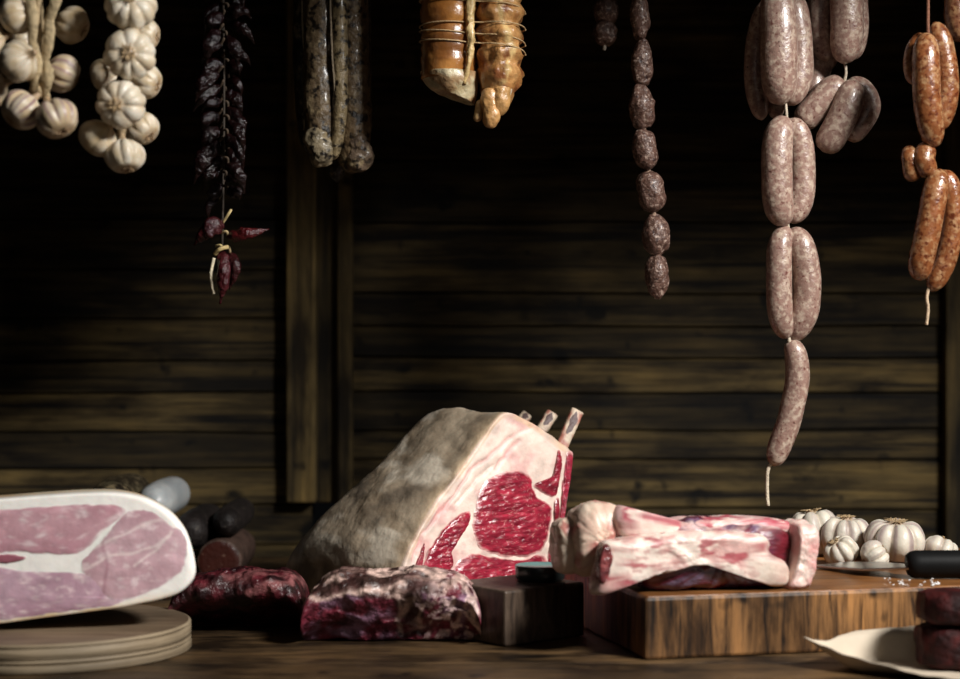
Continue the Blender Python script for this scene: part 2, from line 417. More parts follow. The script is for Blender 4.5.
# ------------------------------------------------------------------ salamis piled behind the ham
def salami(px, py, r, d, label, skin, cut=None, L=.2, yaw=0., seed=1., mat='salami'):
    c = P(px, py, d); c.z = max(c.z, T+r+.0005)
    t = thing('salami', label, 'salami', V(c.x, c.y, c.z-r), 'salamis heaped behind the ham')
    ax = V(-sin(yaw), cos(yaw), 0); sd = V(cos(yaw), sin(yaw), 0); up = V(0, 0, 1); n = 40
    if cut: prof = [(0, .97), (.002, 1.), (.03, 1), (L*.5, 1.), (L*.9, .95), (L*.97, .75), (L, .4)]
    else: prof = [(0, .3), (.006, .62), (.018, .86), (.035, .97), (.06, 1), (L*.5, 1), (L*.9, .95), (L*.97, .75), (L, .4)]
    prof = [(V(*p)) for p in catmull([(a, b, 0) for a, b in prof], 26)]
    secs = []
    for p in prof:
        secs.append([c+ax*p.x+(sd*cos(2*pi*k/n)+up*sin(2*pi*k/n))*r*p.y*(1+.02*nz((cos(2*pi*k/n)*2, sin(2*pi*k/n)*2, p.x*30), 1, seed)) for k in range(n)])
    loft('casing', secs, mat, t, lambda v, i: mix(skin[0], skin[1], .5+fr(v, 40, seed)), (6, 4))
    if cut:
        vs, fs = [c-ax*.0012], []
        for q in range(1, 9):
            for k in range(n): vs.append(c-ax*(.0012 if q < 8 else -.0004)+(sd*cos(2*pi*k/n)+up*sin(2*pi*k/n))*r*.93*q/8)
        for k in range(n): fs.append((0, 1+k, 1+(k+1) % n))
        for q in range(7):
            for k in range(n): fs.append((1+q*n+k, 1+q*n+(k+1) % n, 1+(q+1)*n+(k+1) % n, 1+(q+1)*n+k))
        fixn(mesh('cut_face', vs, fs, 'salamicut', t, cut))
    return t
BK = ((.006, .004, .0035), (.014, .010, .009))
salami(75, 555, .044, 2.62, 'dark salami in the bottom row behind the ham, hidden under the speckled one', BK)
salami(138, 555, .044, 2.62, 'dark salami in the bottom row behind the ham, hidden under the white one', BK, seed=4)
salami(183, 574, .0165, 2.62, 'thin black salami on the table, left of the cut salami', BK, seed=5)
salami(106.5, 505.5, .0345, 2.62, 'dark speckled salami peeping over the top of the ham', ((.02, .015, .01), (.10, .08, .045)), seed=8, mat='mould')
salami(151.5, 504.5, .0275, 2.62, 'whitish salami peeping over the top right of the ham', ((.30, .32, .33), (.46, .47, .46)), seed=9, mat='hamfat')
salami(219, 564, .0315, 2.62, 'cut salami showing its dark red face beside the ham', ((.035, .02, .015), (.07, .04, .03)), (.038, .009, .006), seed=11)
salami(189, 533, .0275, 2.62, 'black salami on top of the heap, closest to the ham edge', BK, seed=12)
salami(224.5, 523.5, .0215, 2.62, 'black salami lying on the cut salami', BK, seed=13)

# ------------------------------------------------------------------ the aged beef slabs in the middle
def slab(name, label, topfn, botpx, x0, x1, dfront, depth, colf, seed, lump=.006, hang=.02, parent=None):
    t = thing(name, label, 'beef', V(P((x0+x1)/2, 600, dfront+depth/2).x, dfront+depth/2, T))
    secs = []; nx = 110; n = 96
    for i in range(nx):
        u = i/(nx-1); px = x0+(x1-x0)*u
        e = min(1, (1-abs(2*u-1)**7)+.02)**.5
        df = dfront+.012*nz((u*4, seed, 0), 1); dp = depth*(.75+.25*e)
        xw = P(px, 600, dfront).x
        zt = P(px, topfn(px), df+dp*.35).z; zb = T+.001
        h = (zt-zb)*(.35+.65*e)
        ctrl = [(df+hang*1.05, zb), (df+hang*.85, zb+h*.16), (df+hang*.42, zb+h*.34), (df+.004, zb+h*.56), (df-.004, zb+h*.75), (df+.008, zb+h*.95), (df+dp*.3, zb+h), (df+dp*.7, zb+h*.97), (df+dp*.95, zb+h*.75), (df+dp, zb+h*.35), (df+dp*.92, zb), (df+dp*.5, zb)]
        secs.append(catmull([(xw, a, b) for a, b in ctrl], n, True))
    def dsp(v, i):
        k = lump*fr(v, 22, seed, 3)+.0034*fr(v, 75, seed, 3)
        w = V(v.x, v.y-k*1.2, v.z+k*.8)
        if w.z < T+.0008: w.z = T+.0008
        return w
    loft('lean_and_fat', secs, 'darkmeat', t, colf, (8, 8), dsp)
    return t
def pxy(v): return (480+v.x*F/v.y, 339.5+(HC-v.z)*F/v.y)
CF = [[(305, 597), (325, 600), (350, 592), (385, 588), (405, 583)], [(310, 590), (318, 581), (345, 578)], [(370, 572), (400, 571), (445, 573)], [(400, 590), (398, 610), (402, 632)], [(420, 625), (417, 612), (424, 606)], [(392, 596), (412, 600), (398, 612)], [(445, 590), (460, 575), (477, 585), (474, 620)], [(455, 628), (470, 600), (462, 580)], [(440, 583), (470, 577), (478, 590)]]
def chuck(v, i):
    x, y = pxy(v); f = fr(v, 45, 3)
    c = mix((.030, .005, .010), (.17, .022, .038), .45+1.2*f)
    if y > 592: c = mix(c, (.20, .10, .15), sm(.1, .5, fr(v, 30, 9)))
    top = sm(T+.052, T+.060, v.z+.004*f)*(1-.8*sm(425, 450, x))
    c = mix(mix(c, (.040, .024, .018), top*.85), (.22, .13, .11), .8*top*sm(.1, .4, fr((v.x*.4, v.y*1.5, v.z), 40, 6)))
    pw = sm(395, 460, x)*(1-top*.75)
    c = mix(c, (.68, .48, .45), pw*sm(.0, .22, fr(v, 105, 17)))
    for k, s in enumerate(CF):
        d = segd(x+5*nz(v, 70, 5), y+5*nz(v, 70, 1), s)
        c = mix(c, (.58, .40, .34), (.95 if k in (0, 2, 1) else .6)*(1-sm(1.0, 3.6, d)))
    return c
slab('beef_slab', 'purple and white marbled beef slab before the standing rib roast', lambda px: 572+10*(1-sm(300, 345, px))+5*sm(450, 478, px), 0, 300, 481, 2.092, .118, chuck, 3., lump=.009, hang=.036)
SF = [[(250, 596), (275, 587), (300, 580), (312, 586)], [(225, 576), (255, 573), (290, 575)], [(190, 590), (215, 582), (250, 580)]]
def chuck2(v, i):
    x, y = pxy(v); f = fr(v, 50, 13)
    c = mix((.014, .003, .004), (.085, .012, .017), .42+1.3*f)
    for k, s in enumerate(SF):
        d = segd(x+6*nz(v, 50, 5), y+6*nz(v, 50, 1), s)
        c = mix(c, (.24, .085, .085), (.8, .6, .15)[k]*(1-sm(1.2, 4.5, d)))
    return c
slab('beef_slab', 'dark maroon beef slab between the ham and the marbled slab', lambda px: 571+6*(1-sm(170, 240, px))+4*sm(280, 310, px), 0, 166, 303, 2.165, .135, chuck2, 21., hang=.07)

# ------------------------------------------------------------------ standing rib roast
th_ = math.radians(36)
RN = V(sin(th_), -cos(th_), .10).normalized(); R0 = P(500, 500, 2.37); AX = V(-sin(th_), cos(th_), 0)
roast = thing('rib_roast', 'large standing rib roast of beef with grey fat and red cut face', 'beef', V(R0.x-.06, 2.45, T))
rout = [(400, 600), (402, 575), (406, 557), (415, 539), (426, 519), (440, 497), (452, 482), (463, 467), (477, 447), (487, 432), (495, 420), (503, 412.5), (512, 412), (523, 417), (536, 424), (550, 434), (560, 443), (568, 448), (572.5, 456), (571.5, 472), (568, 492), (564, 517), (561, 540), (559, 565), (558, 590), (556, 612), (520, 617), (470, 619), (425, 618), (404, 615)]
ol = catmull([(a, b, 0) for a, b in rout], 220, True)
r3 = [RP(q.x, q.y, R0, RN) for q in ol]
rc = sum(r3, V(0, 0, 0))/220
LR = .255
def rsec(t):
    u = t/LR; s = 1.0-.0*u
    if u < .03: s = .985+.015*sqrt(max(0, u/.03))
    if u > .72: s = sqrt(max(.02, 1-((u-.72)/.285)**2*.9))
    out = []
    for k, v in enumerate(r3):
        w = rc+(v-rc)*s
        # the fat side swells outward to the left and droops low down
        side = max(0, -(v-rc).normalized().dot(V(cos(th_), sin(th_), -.35).normalized()))
        w = w + V(-cos(th_), -sin(th_), .25)*(.022*side*sin(pi*min(1, u*1.1))) + AX*t
        hz = sm(T+.10, T+.25, v.z)
        w = w + AX*(t*(.40*(1-sm(T, T+.16, v.z)) - .16*hz)) 
        w.z -= .05*hz*max(0, u-.55)**1.5
        out.append(V(w.x, w.y, max(w.z, T+.001)))
    return out
ts = [0, .002, .005, .010] + [.010+(LR-.010)*i/26 for i in range(1, 27)]
RFAT = (.78, .61, .52)
def rcol(v, i):
    x, y = pxy(v)
    if i[0] == 'cap0' or i[1] < .035:
        c = mix(RFAT, (.66, .40, .36), sm(.0, .5, fr(v, 26, 2)))
        # pink seams through the fat rim
        for s, w in (([(436, 520), (455, 490), (480, 462), (500, 448), (520, 430), (535, 424)], 2.2), ([(495, 470), (507, 452), (520, 440)], 2.), ([(412, 560), (424, 535), (440, 512)], 2.0)):
            d = segd(x+4*nz(v, 50, 2), y+4*nz(v, 50, 7), s); c = mix(c, (.62, .28, .26), .6*(1-sm(.4, w+1.2, d)))
        if i[0] == 'side' or i[1] > .955: c = mix(c, (.62, .42, .26), .45+.6*nz(v, 60))
        return c
    q = V(v.x, v.y, v.z)
    f = fr((q.dot(AX)*.8, q.x*.6+q.z*.5, q.z*1.6-q.dot(AX)*1.2), 16, 4)
    c = mix((.24, .18, .12), (.42, .335, .24), .5+f)
    c = mix(c, (.16, .125, .09), sm(.12, .5, fr(v, 22, 31)))
    c = mix(c, (.62, .54, .43), .8*sm(.15, .5, fr((v.x*.8, v.y*.8, v.z*1.5), 20, 12)))
    return mix((.62, .46, .30), c, sm(.035, .16, i[1]+.03*f))
CRE = [[(436, 520), (455, 490), (480, 462), (500, 448), (520, 430), (535, 424)], [(495, 470), (507, 452), (520, 440)], [(412, 560), (424, 535), (440, 512)], [(455, 505), (475, 480), (492, 466)]]
def rdisp(v, i):
    if i[0] == 'side':
        k = (.0050*fr(v, 13, 6, 3)+.0016*fr(v, 60, 6, 3))*sm(0, .12, i[1]); o = (v-rc-AX*(i[1]*LR)); o = o.normalized() if o.length > 1e-6 else o
        w = v+o*k
    else:
        w = v
        if i[0] == 'cap0':
            x, y = pxy(v); d = min(segd(x+4*nz(v, 50, 2), y+4*nz(v, 50, 7), q) for q in CRE)
            w = v+RN*(.0009*fr(v, 55, 5)-.0022*math.exp(-(d/1.8)**2))
    return V(w.x, w.y, max(w.z, T+.0008))
loft('fat_covered_joint', [rsec(t) for t in ts], 'agedfat', roast, rcol, (60, 14), rdisp)
rk = .375
def lean(base, dark, fat=.55, seed=0):
    def f(x, y, r):
        g = fr((x*.035+y*.012, y*.16, seed), 1, 3)
        c = mix(base, dark, .5+.9*g)
        m = noise.noise(V(x*.10+seed, y*.34+.10*x, 3.1)); m2 = fr((x*.12, y*.25, 5+seed), 1)
        c = mix(c, (.62, .27, .25), fat*(1-sm(.0, .10, abs(m)))*sm(-.1, .3, m2))
        return mix(c, (.74, .45, .41), sm(.93, 1, r)*.85)
    return f
MG = lambda x, y, f: .0013*noise.noise(V(x*.10, y*.34+.10*x, 1.7))+.0009*fr((x*.12, y*.35, 0), 1, 8)
RED, DRED = (.36, .024, .048), (.19, .010, .024)
patch('eye_muscle', C([(588, 290), (608, 264), (648, 246), (690, 241), (720, 258), (727, 285), (737, 312), (762, 325), (778, 345), (774, 390), (764, 430), (745, 458), (700, 472), (640, 468), (592, 452), (574, 425), (566, 395), (572, 350), (580, 315)], rk, 260, 380), R0, RN, 'meat', roast, lean(RED, DRED, .6, 1), H=.0040, edge=.0004, grain=MG, rings=60)
patch('spinalis_muscle', C([(558, 350), (558, 380), (540, 412), (522, 440), (508, 470), (514, 500), (470, 525), (432, 508), (444, 466), (466, 428), (490, 395), (528, 360)], rk, 260, 380), R0, RN, 'meat', roast, lean((.36, .02, .045), DRED, .75, 2), H=.0036, edge=.0004, grain=MG, N_=90, rings=26)
patch('edge_muscle', C([(438, 432), (424, 468), (408, 505), (425, 520), (435, 470)], rk, 260, 380), R0, RN, 'meat', roast, lean((.34, .04, .06), DRED, .5, 3), H=.0025, edge=.0003, N_=60, rings=10)
patch('lower_muscle', C([(524, 490), (560, 464), (640, 474), (700, 480), (742, 466), (766, 484), (770, 540), (765, 590), (650, 610), (540, 600), (500, 560), (505, 520)], rk, 260, 380), R0, RN, 'meat', roast, lean(RED, DRED, .6, 4), H=.0038, edge=.0004, grain=MG, N_=110, rings=40)
patch('rib_side_muscle', C([(792, 188), (804, 202), (801, 250), (792, 300), (775, 312), (752, 300), (735, 288), (733, 276), (765, 268), (784, 236)], rk, 260, 380), R0, RN, 'meat', roast, lean((.30, .02, .04), (.17, .01, .02), .5, 5), H=.0036, edge=.0004, grain=MG, N_=80, rings=20)
patch('rib_side_muscle', C([(784, 326), (797, 318), (792, 400), (781, 480), (768, 500), (766, 476), (777, 420), (784, 370)], rk, 260, 380), R0, RN, 'meat', roast, lean((.30, .02, .04), (.17, .01, .02), .5, 5), H=.003, edge=.0004, N_=70, rings=12)
patch('rib_strip', C([(827, 188), (833, 205), (820, 300), (806, 400), (800, 470), (796, 560), (780, 560), (784, 470), (794, 400), (801, 320), (808, 260), (816, 205)], rk, 260, 380), R0, RN, 'meat', roast, lambda x, y, r: mix(lean((.38, .03, .06), (.2, .012, .025), .3, 6)(x, y, r), (.62, .34, .33), .8*(1-sm(.5, 1.6, abs(x-(564.5-(y-450)*.115))))), H=.003, edge=.0003, grain=MG, N_=100, rings=16)
# rib bones rising behind the cut face
def rib(base, tip, t, w, ln_):
    b = RP(*base, R0+AX*t, RN); a = RP(*tip, R0+AX*t, RN)
    d = (a-b).normalized(); L_ = (a-b).length
    u = (V(1, .25, 0)-d*d.dot(V(1, .25, 0))).normalized(); q = d.cross(u)
    if q.y > 0: q = -q
    def sec(z, k, r=1.): return [b+d*z+(u*math.copysign(abs(cos(g))**.55, cos(g))+q*math.copysign(abs(sin(g))**.55, sin(g))*.72)*w*k for g in [2*pi*n_/28 for n_ in range(28)]]
    secs = [sec(-L_*.7+(L_*1.7)*i/20, .88+.12*i/20) for i in range(20)]+[sec(L_*.985, 1.), sec(L_, .92)]
    def cf(v, i): return mix((.58, .46, .34), (.36, .14, .10), sm(-.05, .35, fr(v, 70, 9)))
    o = loft('rib_bone', secs, 'bone', roast, cf, (4, 8), lambda v, i: v+V(nz(v, 150), nz(v, 150, 4), nz(v, 150, 8))*.0006)
    # dark spongy marrow showing along the sawn front and on the end
    vs, fs = [], []; m = 24
    c0 = b+d*L_*.62+q*(w*.72+.0002); vs.append(c0+q*.0007)
    for k in range(m):
        g = 2*pi*k/m; vs.append(c0+d*sin(g)*L_*.30*(1+.15*cos(3*g))+u*cos(g)*w*.52*(1+.2*sin(5*g)))
    fs = [(0, 1+k, 1+(k+1) % m) for k in range(m)]
    fixn(mesh('marrow', vs, fs, 'bone', o, (.075, .032, .028)))
    vs = [b+d*(L_+.0009)]+[b+d*(L_+.0003)+(u*cos(2*pi*k/m)+q*sin(2*pi*k/m)*.7)*w*.66 for k in range(m)]
    fixn(mesh('marrow', vs, fs, 'bone', o, (.075, .032, .028)))
rib((562, 446), (577, 411), .012, .0088, 0)
rib((540, 433), (552, 413.5), .075, .0085, 0)
rib((520, 423), (527, 415), .135, .008, 0)

# ------------------------------------------------------------------ chopping boards
rot = math.radians(14); BU = V(cos(rot), sin(rot), 0); BV = V(-sin(rot), cos(rot), 0)
BC = V((645-480)/F*2.0, 2.0, T+.0005); BH = .068
bb = thing('chopping_board', 'thick brown butcher block board under the short ribs and garlic', 'board', V(BC.x+.2, 2.2, T))
bL, bD = .56, .36
def ubox(name, mat, lo, hi, parent, col, n=(30, 1, 1)):
    return box(name, BC+BU*lo[0]+BV*lo[1]+V(0, 0, lo[2]), BU*(hi[0]-lo[0]), BV*(hi[1]-lo[1]), V(0, 0, hi[2]-lo[2]), mat, parent, col, .0035)
ubox('block', 'boardend', (0, 0, 0), (bL, bD, BH-.0012), bb, (1, 1, 1))
ubox('top_surface', 'board', (.002, .002, BH-.006), (bL-.002, bD-.002, BH), bb, (1, 1, 1))
dr_ = math.radians(40); DU = V(cos(dr_), sin(dr_), 0); DV = V(-sin(dr_), cos(dr_), 0)
DC = V((505-480)/F*2.085, 2.085, T+.0005)
dk = box('wooden_block', DC, DU*.122, DV*.105, V(0, 0, .0625), 'darkboard', None, (1, 1, 1), .003)
tag(dk, 'small dark worn wooden block left of the big chopping board', 'block')
# small dish on the block
dz = T+.0635; dc = DC+DU*.092+DV*.044; dish = thing('dish', 'small teal grey dish on the dark wooden block', 'dish', V(dc.x, dc.y, dz))
def lathe(name, c, prof, mat, parent, col, n=48):
    vs = [V(c.x+r*cos(2*pi*k/n), c.y+r*sin(2*pi*k/n), z) for r, z in prof for k in range(n)]
    fs = [(i*n+k, i*n+(k+1) % n, (i+1)*n+(k+1) % n, (i+1)*n+k) for i in range(len(prof)-1) for k in range(n)]
    return fixn(mesh(name, vs, fs, mat, parent, col))
lathe('bowl', dc, [(.0005, dz), (.0265, dz), (.0285, dz+.003), (.0295, dz+.017), (.0287, dz+.0177), (.0268, dz+.0155), (.0005, dz+.0145)], 'ceramic', dish, (.020, .026, .026))
lathe('glaze', dc, [(.0005, dz+.0150), (.0265, dz+.0158), (.0286, dz+.0179), (.0294, dz+.0173)], 'ceramic', dish, (.14, .24, .23))

# ------------------------------------------------------------------ short ribs
BT = T+.0005+BH
def onb(px, py, off): # point on the board's front-parallel plane set back by off
    return RP(px, py, BC+BV*off, -BV)
sr = thing('short_ribs', 'raw beef short rib piece with white membrane at the front of the board', 'beef', V(BC.x+.06, 2.07, BT))
ss = .4167
def lump(name, prof, depth, off, mat, colf, seed, amp=.003, n=130, round_=.35, zmin=None):
    """a body whose front outline is prof (sight lines at offset off), rounded front and back"""
    o2 = catmull([(a, b, 0) for a, b in prof], n, True)
    o3 = [onb(q.x, q.y, off) for q in o2]; c = sum(o3, V(0, 0, 0))/n
    secs = []
    for i in range(17):
        u = i/16; e = 1-abs(2*u-1)**3.0
        s = max(.25, round_+(1-round_)*sqrt(max(0, e)))
        secs.append([c+(v-c)*s+BV*(depth*u) for v in o3])
    if zmin is not None: secs = [[V(v.x, v.y, max(v.z, zmin)) for v in s] for s in secs]
    def dsp(v, i):
        k = amp*fr(v, 35, seed, 3)+.0016*fr(v, 110, seed, 3); o = (v-(c+BV*depth*.5)); w = v+o.normalized()*k
        if zmin is not None: w.z = max(w.z, zmin)
        return w
    return loft(name, secs, mat, sr, colf, (26, 8), dsp)
def srm(v, i):
    x, y = pxy(v); f = fr(v, 50, 5)
    c = mix((.045, .007, .018), (.20, .022, .045), .45+f)
    c = mix(c, (.17, .13, .21), sm(.02, .3, fr((v.x, v.y, v.z*1.5), 60, 8))*.75)
    c = mix(c, (.70, .50, .46), .85*(1-sm(525, 536, y+6*f))*sm(-.2, .25, fr(v, 45, 2)))
    return mix(c, (.12, .010, .016), .85*sm(764, 770, x)*sm(526, 532, y))
# dark meat under and behind the bone
lump('lean_meat', C([(440, 262), (470, 215), (560, 160), (640, 147), (760, 148), (850, 165), (868, 210), (862, 290), (840, 318), (740, 318), (600, 320), (520, 320), (490, 305), (455, 290)], ss, 440, 460), .085, .018, 'meat', srm, 3., .004, zmin=BT+.0006)
def memb(v, i):
    x, y = pxy(v); f = fr(v, 40, 7)
    c = mix((.80, .67, .58), (.62, .38, .34), sm(-.1, .5, f))
    c = mix(c, (.34, .04, .06), .85*sm(.18, .42, fr((v.x*.5, v.y, v.z*1.6), 60, 15)))
    c = mix(c, (.46, .22, .20), .7*sm(.1, .4, fr((v.x*.5, v.y, v.z*2), 110, 4)))
    c = mix(c, (.60, .50, .40), .6*sm(740, 770, x)*sm(556, 566, y))
    return mix(c, (.16, .012, .02), .9*sm(762, 774, x+6*f)*(1-sm(552, 566, y+5*f)))
lump('bone_membrane', C([(398, 205), (430, 196), (500, 186), (600, 176), (700, 172), (770, 178), (800, 192), (806, 226), (846, 250), (850, 296), (815, 308), (778, 292), (735, 264), (690, 256), (620, 256), (540, 276), (480, 276), (435, 288), (405, 308), (388, 330), (378, 318), (388, 260)], ss, 440, 460), .045, .008, 'fat', memb, 9., .0025, round_=.7)
def beige(v, i):
    f = fr(v, 35, 4); c = mix((.74, .58, .45), (.62, .42, .33), .5+f)
    return mix(c, (.40, .10, .09), .8*sm(.25, .45, fr(v, 50, 22)))
lump('fat_lobe', C([(288, 190), (292, 160), (315, 146), (340, 150), (352, 180), (355, 240), (350, 276), (310, 280), (292, 262)], ss, 440, 460), .055, .075, 'fat', beige, 2., .002)
lump('fat_lobe', C([(335, 180), (345, 135), (375, 112), (415, 108), (448, 118), (460, 150), (455, 200), (430, 260), (400, 285), (350, 284), (335, 240)], ss, 440, 460), .075, .050, 'fat', beige, 12., .003)
def ridge(v, i):
    f = fr(v, 45, 14); return mix(mix((.66, .42, .39), (.45, .08, .11), sm(-.15, .3, f)), (.80, .64, .56), sm(.1, .4, fr(v, 60, 1)))
lump('top_ridge', C([(430, 150), (450, 116), (480, 124), (545, 148), (640, 143), (760, 140), (850, 150), (868, 172), (800, 190), (650, 185), (520, 195), (450, 192)], ss, 440, 460), .06, .030, 'fat', ridge, 6., .003)
lump('end_fat', C([(868, 160), (890, 153), (912, 158), (918, 185), (912, 235), (902, 285), (890, 316), (860, 322), (838, 316), (846, 290), (858, 250), (862, 200)], ss, 440, 460), .075, .010, 'fat', lambda v, i: mix((.80, .62, .54), (.66, .33, .30), .4+fr(v, 55, 3)), 8., .0025, round_=.75, zmin=BT+.0005)
lump('bone_end', C([(386, 235), (396, 208), (410, 206), (416, 240), (408, 275), (394, 300), (384, 285)], ss, 440, 460), .02, .0045, 'meat', lambda v, i: mix((.09, .018, .02), (.25, .06, .06), .5+fr(v, 90)), 5., .001, round_=.85, n=50)

# ------------------------------------------------------------------ garlic
def garlic_data(R, lobes, seed, purple=.3, cut=False, warm=0., deep=1.):
    pr = [(.02, -.62), (.14, -.66), (.40, -.68), (.68, -.58), (.90, -.34), (1., -.02), (.96, .26), (.80, .50), (.55, .68), (.33, .82), (.20, .98)]
    pr = pr[:8]+[(.58, .62), (.38, .66), (.25, .68), (.2, .74), (.18, .80)] if cut else pr+[(.15, 1.15), (.12, 1.32)]
    pr = catmull([(a, b, 0) for a, b in pr], 34); n = 84; vs, cs, fs = [], [], []
    rnd = random.Random(seed); ph = rnd.uniform(0, 6)
    am = [rnd.uniform(.62, 1.2) for _ in range(lobes)]
    for i, p in enumerate(pr):
        w = sm(-.68, -.45, p.y)*(1-sm(.62, .70, p.y) if cut else 1-sm(.72, 1.0, p.y))
        for k in range(n):
            a = 2*pi*k/n; la = (lobes*(a+.22*sin(a+ph*2)+.12*sin(2*a+ph*5))/(2*pi)) % lobes; j = int(la); fp = la-j
            g = sin(pi*fp)**.55
            amp = am[j]
            r = p.x*(1+w*deep*(-.20+.24*g*amp)) + .022*nz((cos(a)*3, sin(a)*3, p.y*3), 1, seed)*w
            z = p.y + (.05+.10*sm(.2, .6, p.y))*w*g*amp*deep
            vs.append(V(r*R*cos(a+ph), r*R*sin(a+ph), z*R))
            st = noise.noise(V(la*2.6, seed*3.1, p.y*.25)) if purple < .4 else .40*sin(2*pi*(2 if purple > .6 else 1.5)*la+2.5*noise.noise(V(la, seed*3.1, p.y*.5))); f = noise.noise(V(cos(a)*2, sin(a)*2, p.y*2+seed))
            c = mix((.70, .64, .53), (.50, .38, .22), .25+.7*f+warm)
            c = mix(c, (.20, .09, .125), purple*sm(.05, .42, st)*sm(-.75, -.3, p.y)*(1-.4*sm(.5, 1, p.y)))
            c = mix(c, (.34, .22, .11), .8*(sm(.64, .72, p.y) if cut else sm(.72, 1.0, p.y))+.5*(1-sm(-.66, -.6, p.y)))
            c = mix(c, (.42, .33, .30), .30*sm(.12, .45, noise.noise(V(la*9, seed*1.3, p.y*.6)))*(.3+purple*1.4))
            c = mix(c, (.45, .33, .2), .45*(1-sm(.0, .12, min(fp, 1-fp)))*deep)
            cs.append(c)
    for i in range(len(pr)-1):
        for k in range(n): fs.append((i*n+k, i*n+(k+1) % n, (i+1)*n+(k+1) % n, (i+1)*n+k))
    fs.append(tuple(range(n))[::-1]); fs.append(tuple(range((len(pr)-1)*n, len(pr)*n)))
    return vs, fs, cs
def orient(d, spin=0):
    return (V(0, 0, 1).rotation_difference(V(*d).normalized()).to_matrix().to_4x4() @ Matrix.Rotation(spin, 4, 'Z'))
def hairs(R, z, n, l, seed, up):
    vs, fs = [], []; rnd = random.Random(seed)
    for _ in range(n):
        a = rnd.uniform(0, 2*pi); r = rnd.uniform(.02, .19)*R; ln = l*rnd.uniform(.5, 1)
        p = V(r*cos(a), r*sin(a), z); q = p+V(cos(a)*ln*.8, sin(a)*ln*.8, up*ln*.7)
        m_ = p.lerp(q, .5)+V(rnd.uniform(-1, 1), rnd.uniform(-1, 1), up)*ln*.25
        v, f = tube_data([p, m_, q], [R*.028, R*.024, R*.012], 5); b = len(vs)
        vs += v; fs += [tuple(i+b for i in g) for g in f]
    return vs, fs
def bulb(name, c, R, d, parent=None, lobes=9, seed=1, purple=.3, cut=False, spin=0., label=None, group=None, warm=0., sq=1., deep=1.):
    """a garlic bulb with the dried stalk and roots; d: where the stalk points"""
    vs, fs, cs = garlic_data(R, lobes, seed, purple, cut, warm, deep); mt = orient(d, spin)
    tf = lambda L_: [c+(mt @ V(v.x, v.y, v.z*sq)) for v in L_]
    if parent is None:
        root = thing(name, label, 'garlic', V(c.x, c.y, min(v.z for v in tf(vs))), group)
        o = mesh('skin', tf(vs), fs, 'garlic', root, cs); par = root
    else: o = mesh(name, tf(vs), fs, 'garlic', parent, cs); par = o
    if cut:
        v, f = hairs(R, R*.76, 34, R*.34, seed, .35); mesh('stalk_stub', tf(v), f, 'dry', par, (.40, .28, .15))
    v, f = hairs(R, -R*.62, 30, R*.30, seed+5, -.6); mesh('root_tuft', tf(v), f, 'dry', par, (.30, .19, .10))
    return o
def cz(v): return V(v.x, v.y, min(v.z, BZ+.002))
# two bunches hanging from the ceiling
gb = thing('garlic_braid', 'braid of purple striped garlic with dry stalks hanging at far left', 'garlic', P(38, -150, 1.98))
gd = 1.98
tops = [(30, -130), (40, -130), (50, -130)]
for j in range(3):
    pts = []
    for i in range(17):
        yy = -330+i*26.5; pts.append(cz(P(37+4*sin(i*1.05+j*2.09)+(j-1)*1.2, yy, gd+.006*cos(i*1.05+j*2.09))))
    pts[-1] = P(40+(j-1)*6, 98, gd)
    tube('plaited_stalk', pts, .0042, 'dry', gb, (.42, .31, .17), 8, 70, rough=.5)
for (a, b) in (((28, -20), (31, 62)), ((50, 10), (42, 70)), ((34, 40), (33, 92)), ((60, -30), (44, 35)), ((46, 60), (44, 96))):
    tube('loose_leaf', [P(a[0], a[1], gd-.008), P((a[0]+b[0])/2+3, (a[1]+b[1])/2, gd-.014), P(b[0], b[1], gd-.006)], .006, 'dry', gb, (.42, .32, .18), 8, 14, lambda t: .35+.65*sin(pi*min(1, t*.9+.08)), .4, .3)
for (x, y, r, dd, dv, pu, sd, wm) in ((15, 16, 19, 0, (.9, -.3, .25), .25, 1, .1), (17, 62, 21, -.03, (.8, -.5, .3), .12, 2, 0), (20, 111, 21, -.02, (.6, .5, .7), .95, 3, 0), (57, 120, 22, -.03, (-.5, .35, .9), .75, 4, .2),
     (73, 26, 19, .05, (-.8, .2, .4), .1, 5, .25), (64, 74, 20, .03, (-.8, -.15, .35), .7, 6, .2), (22, 42, 15, .05, (.8, .2, .2), .1, 7, .1), (-14, 40, 20, .0, (.9, .1, .2), .2, 8, .1), (-12, 88, 20, .0, (.9, .1, .3), .4, 9, .1), (62, -30, 20, .0, (-.9, .1, -.3), .2, 10, .1), (14, -34, 20, 0, (.9, .1, -.2), .2, 31, 0)):
    bulb('garlic_bulb', P(x, y, gd+dd), r/F*(gd+dd), dv, gb, 8, sd, pu, False, sd*1.3, warm=wm+.35, deep=.7)
g2 = thing('garlic_string', 'string of white garlic bulbs hanging second from the left', 'garlic', P(128, -150, 2.02))
gd = 2.02
tube('twine', [cz(P(126, -330, gd)), P(127, -100, gd), P(130, 30, gd+.015), P(124, 100, gd+.015), P(121, 135, gd)], .005, 'dry', g2, (.25, .18, .10), 8, 40, rough=.3)
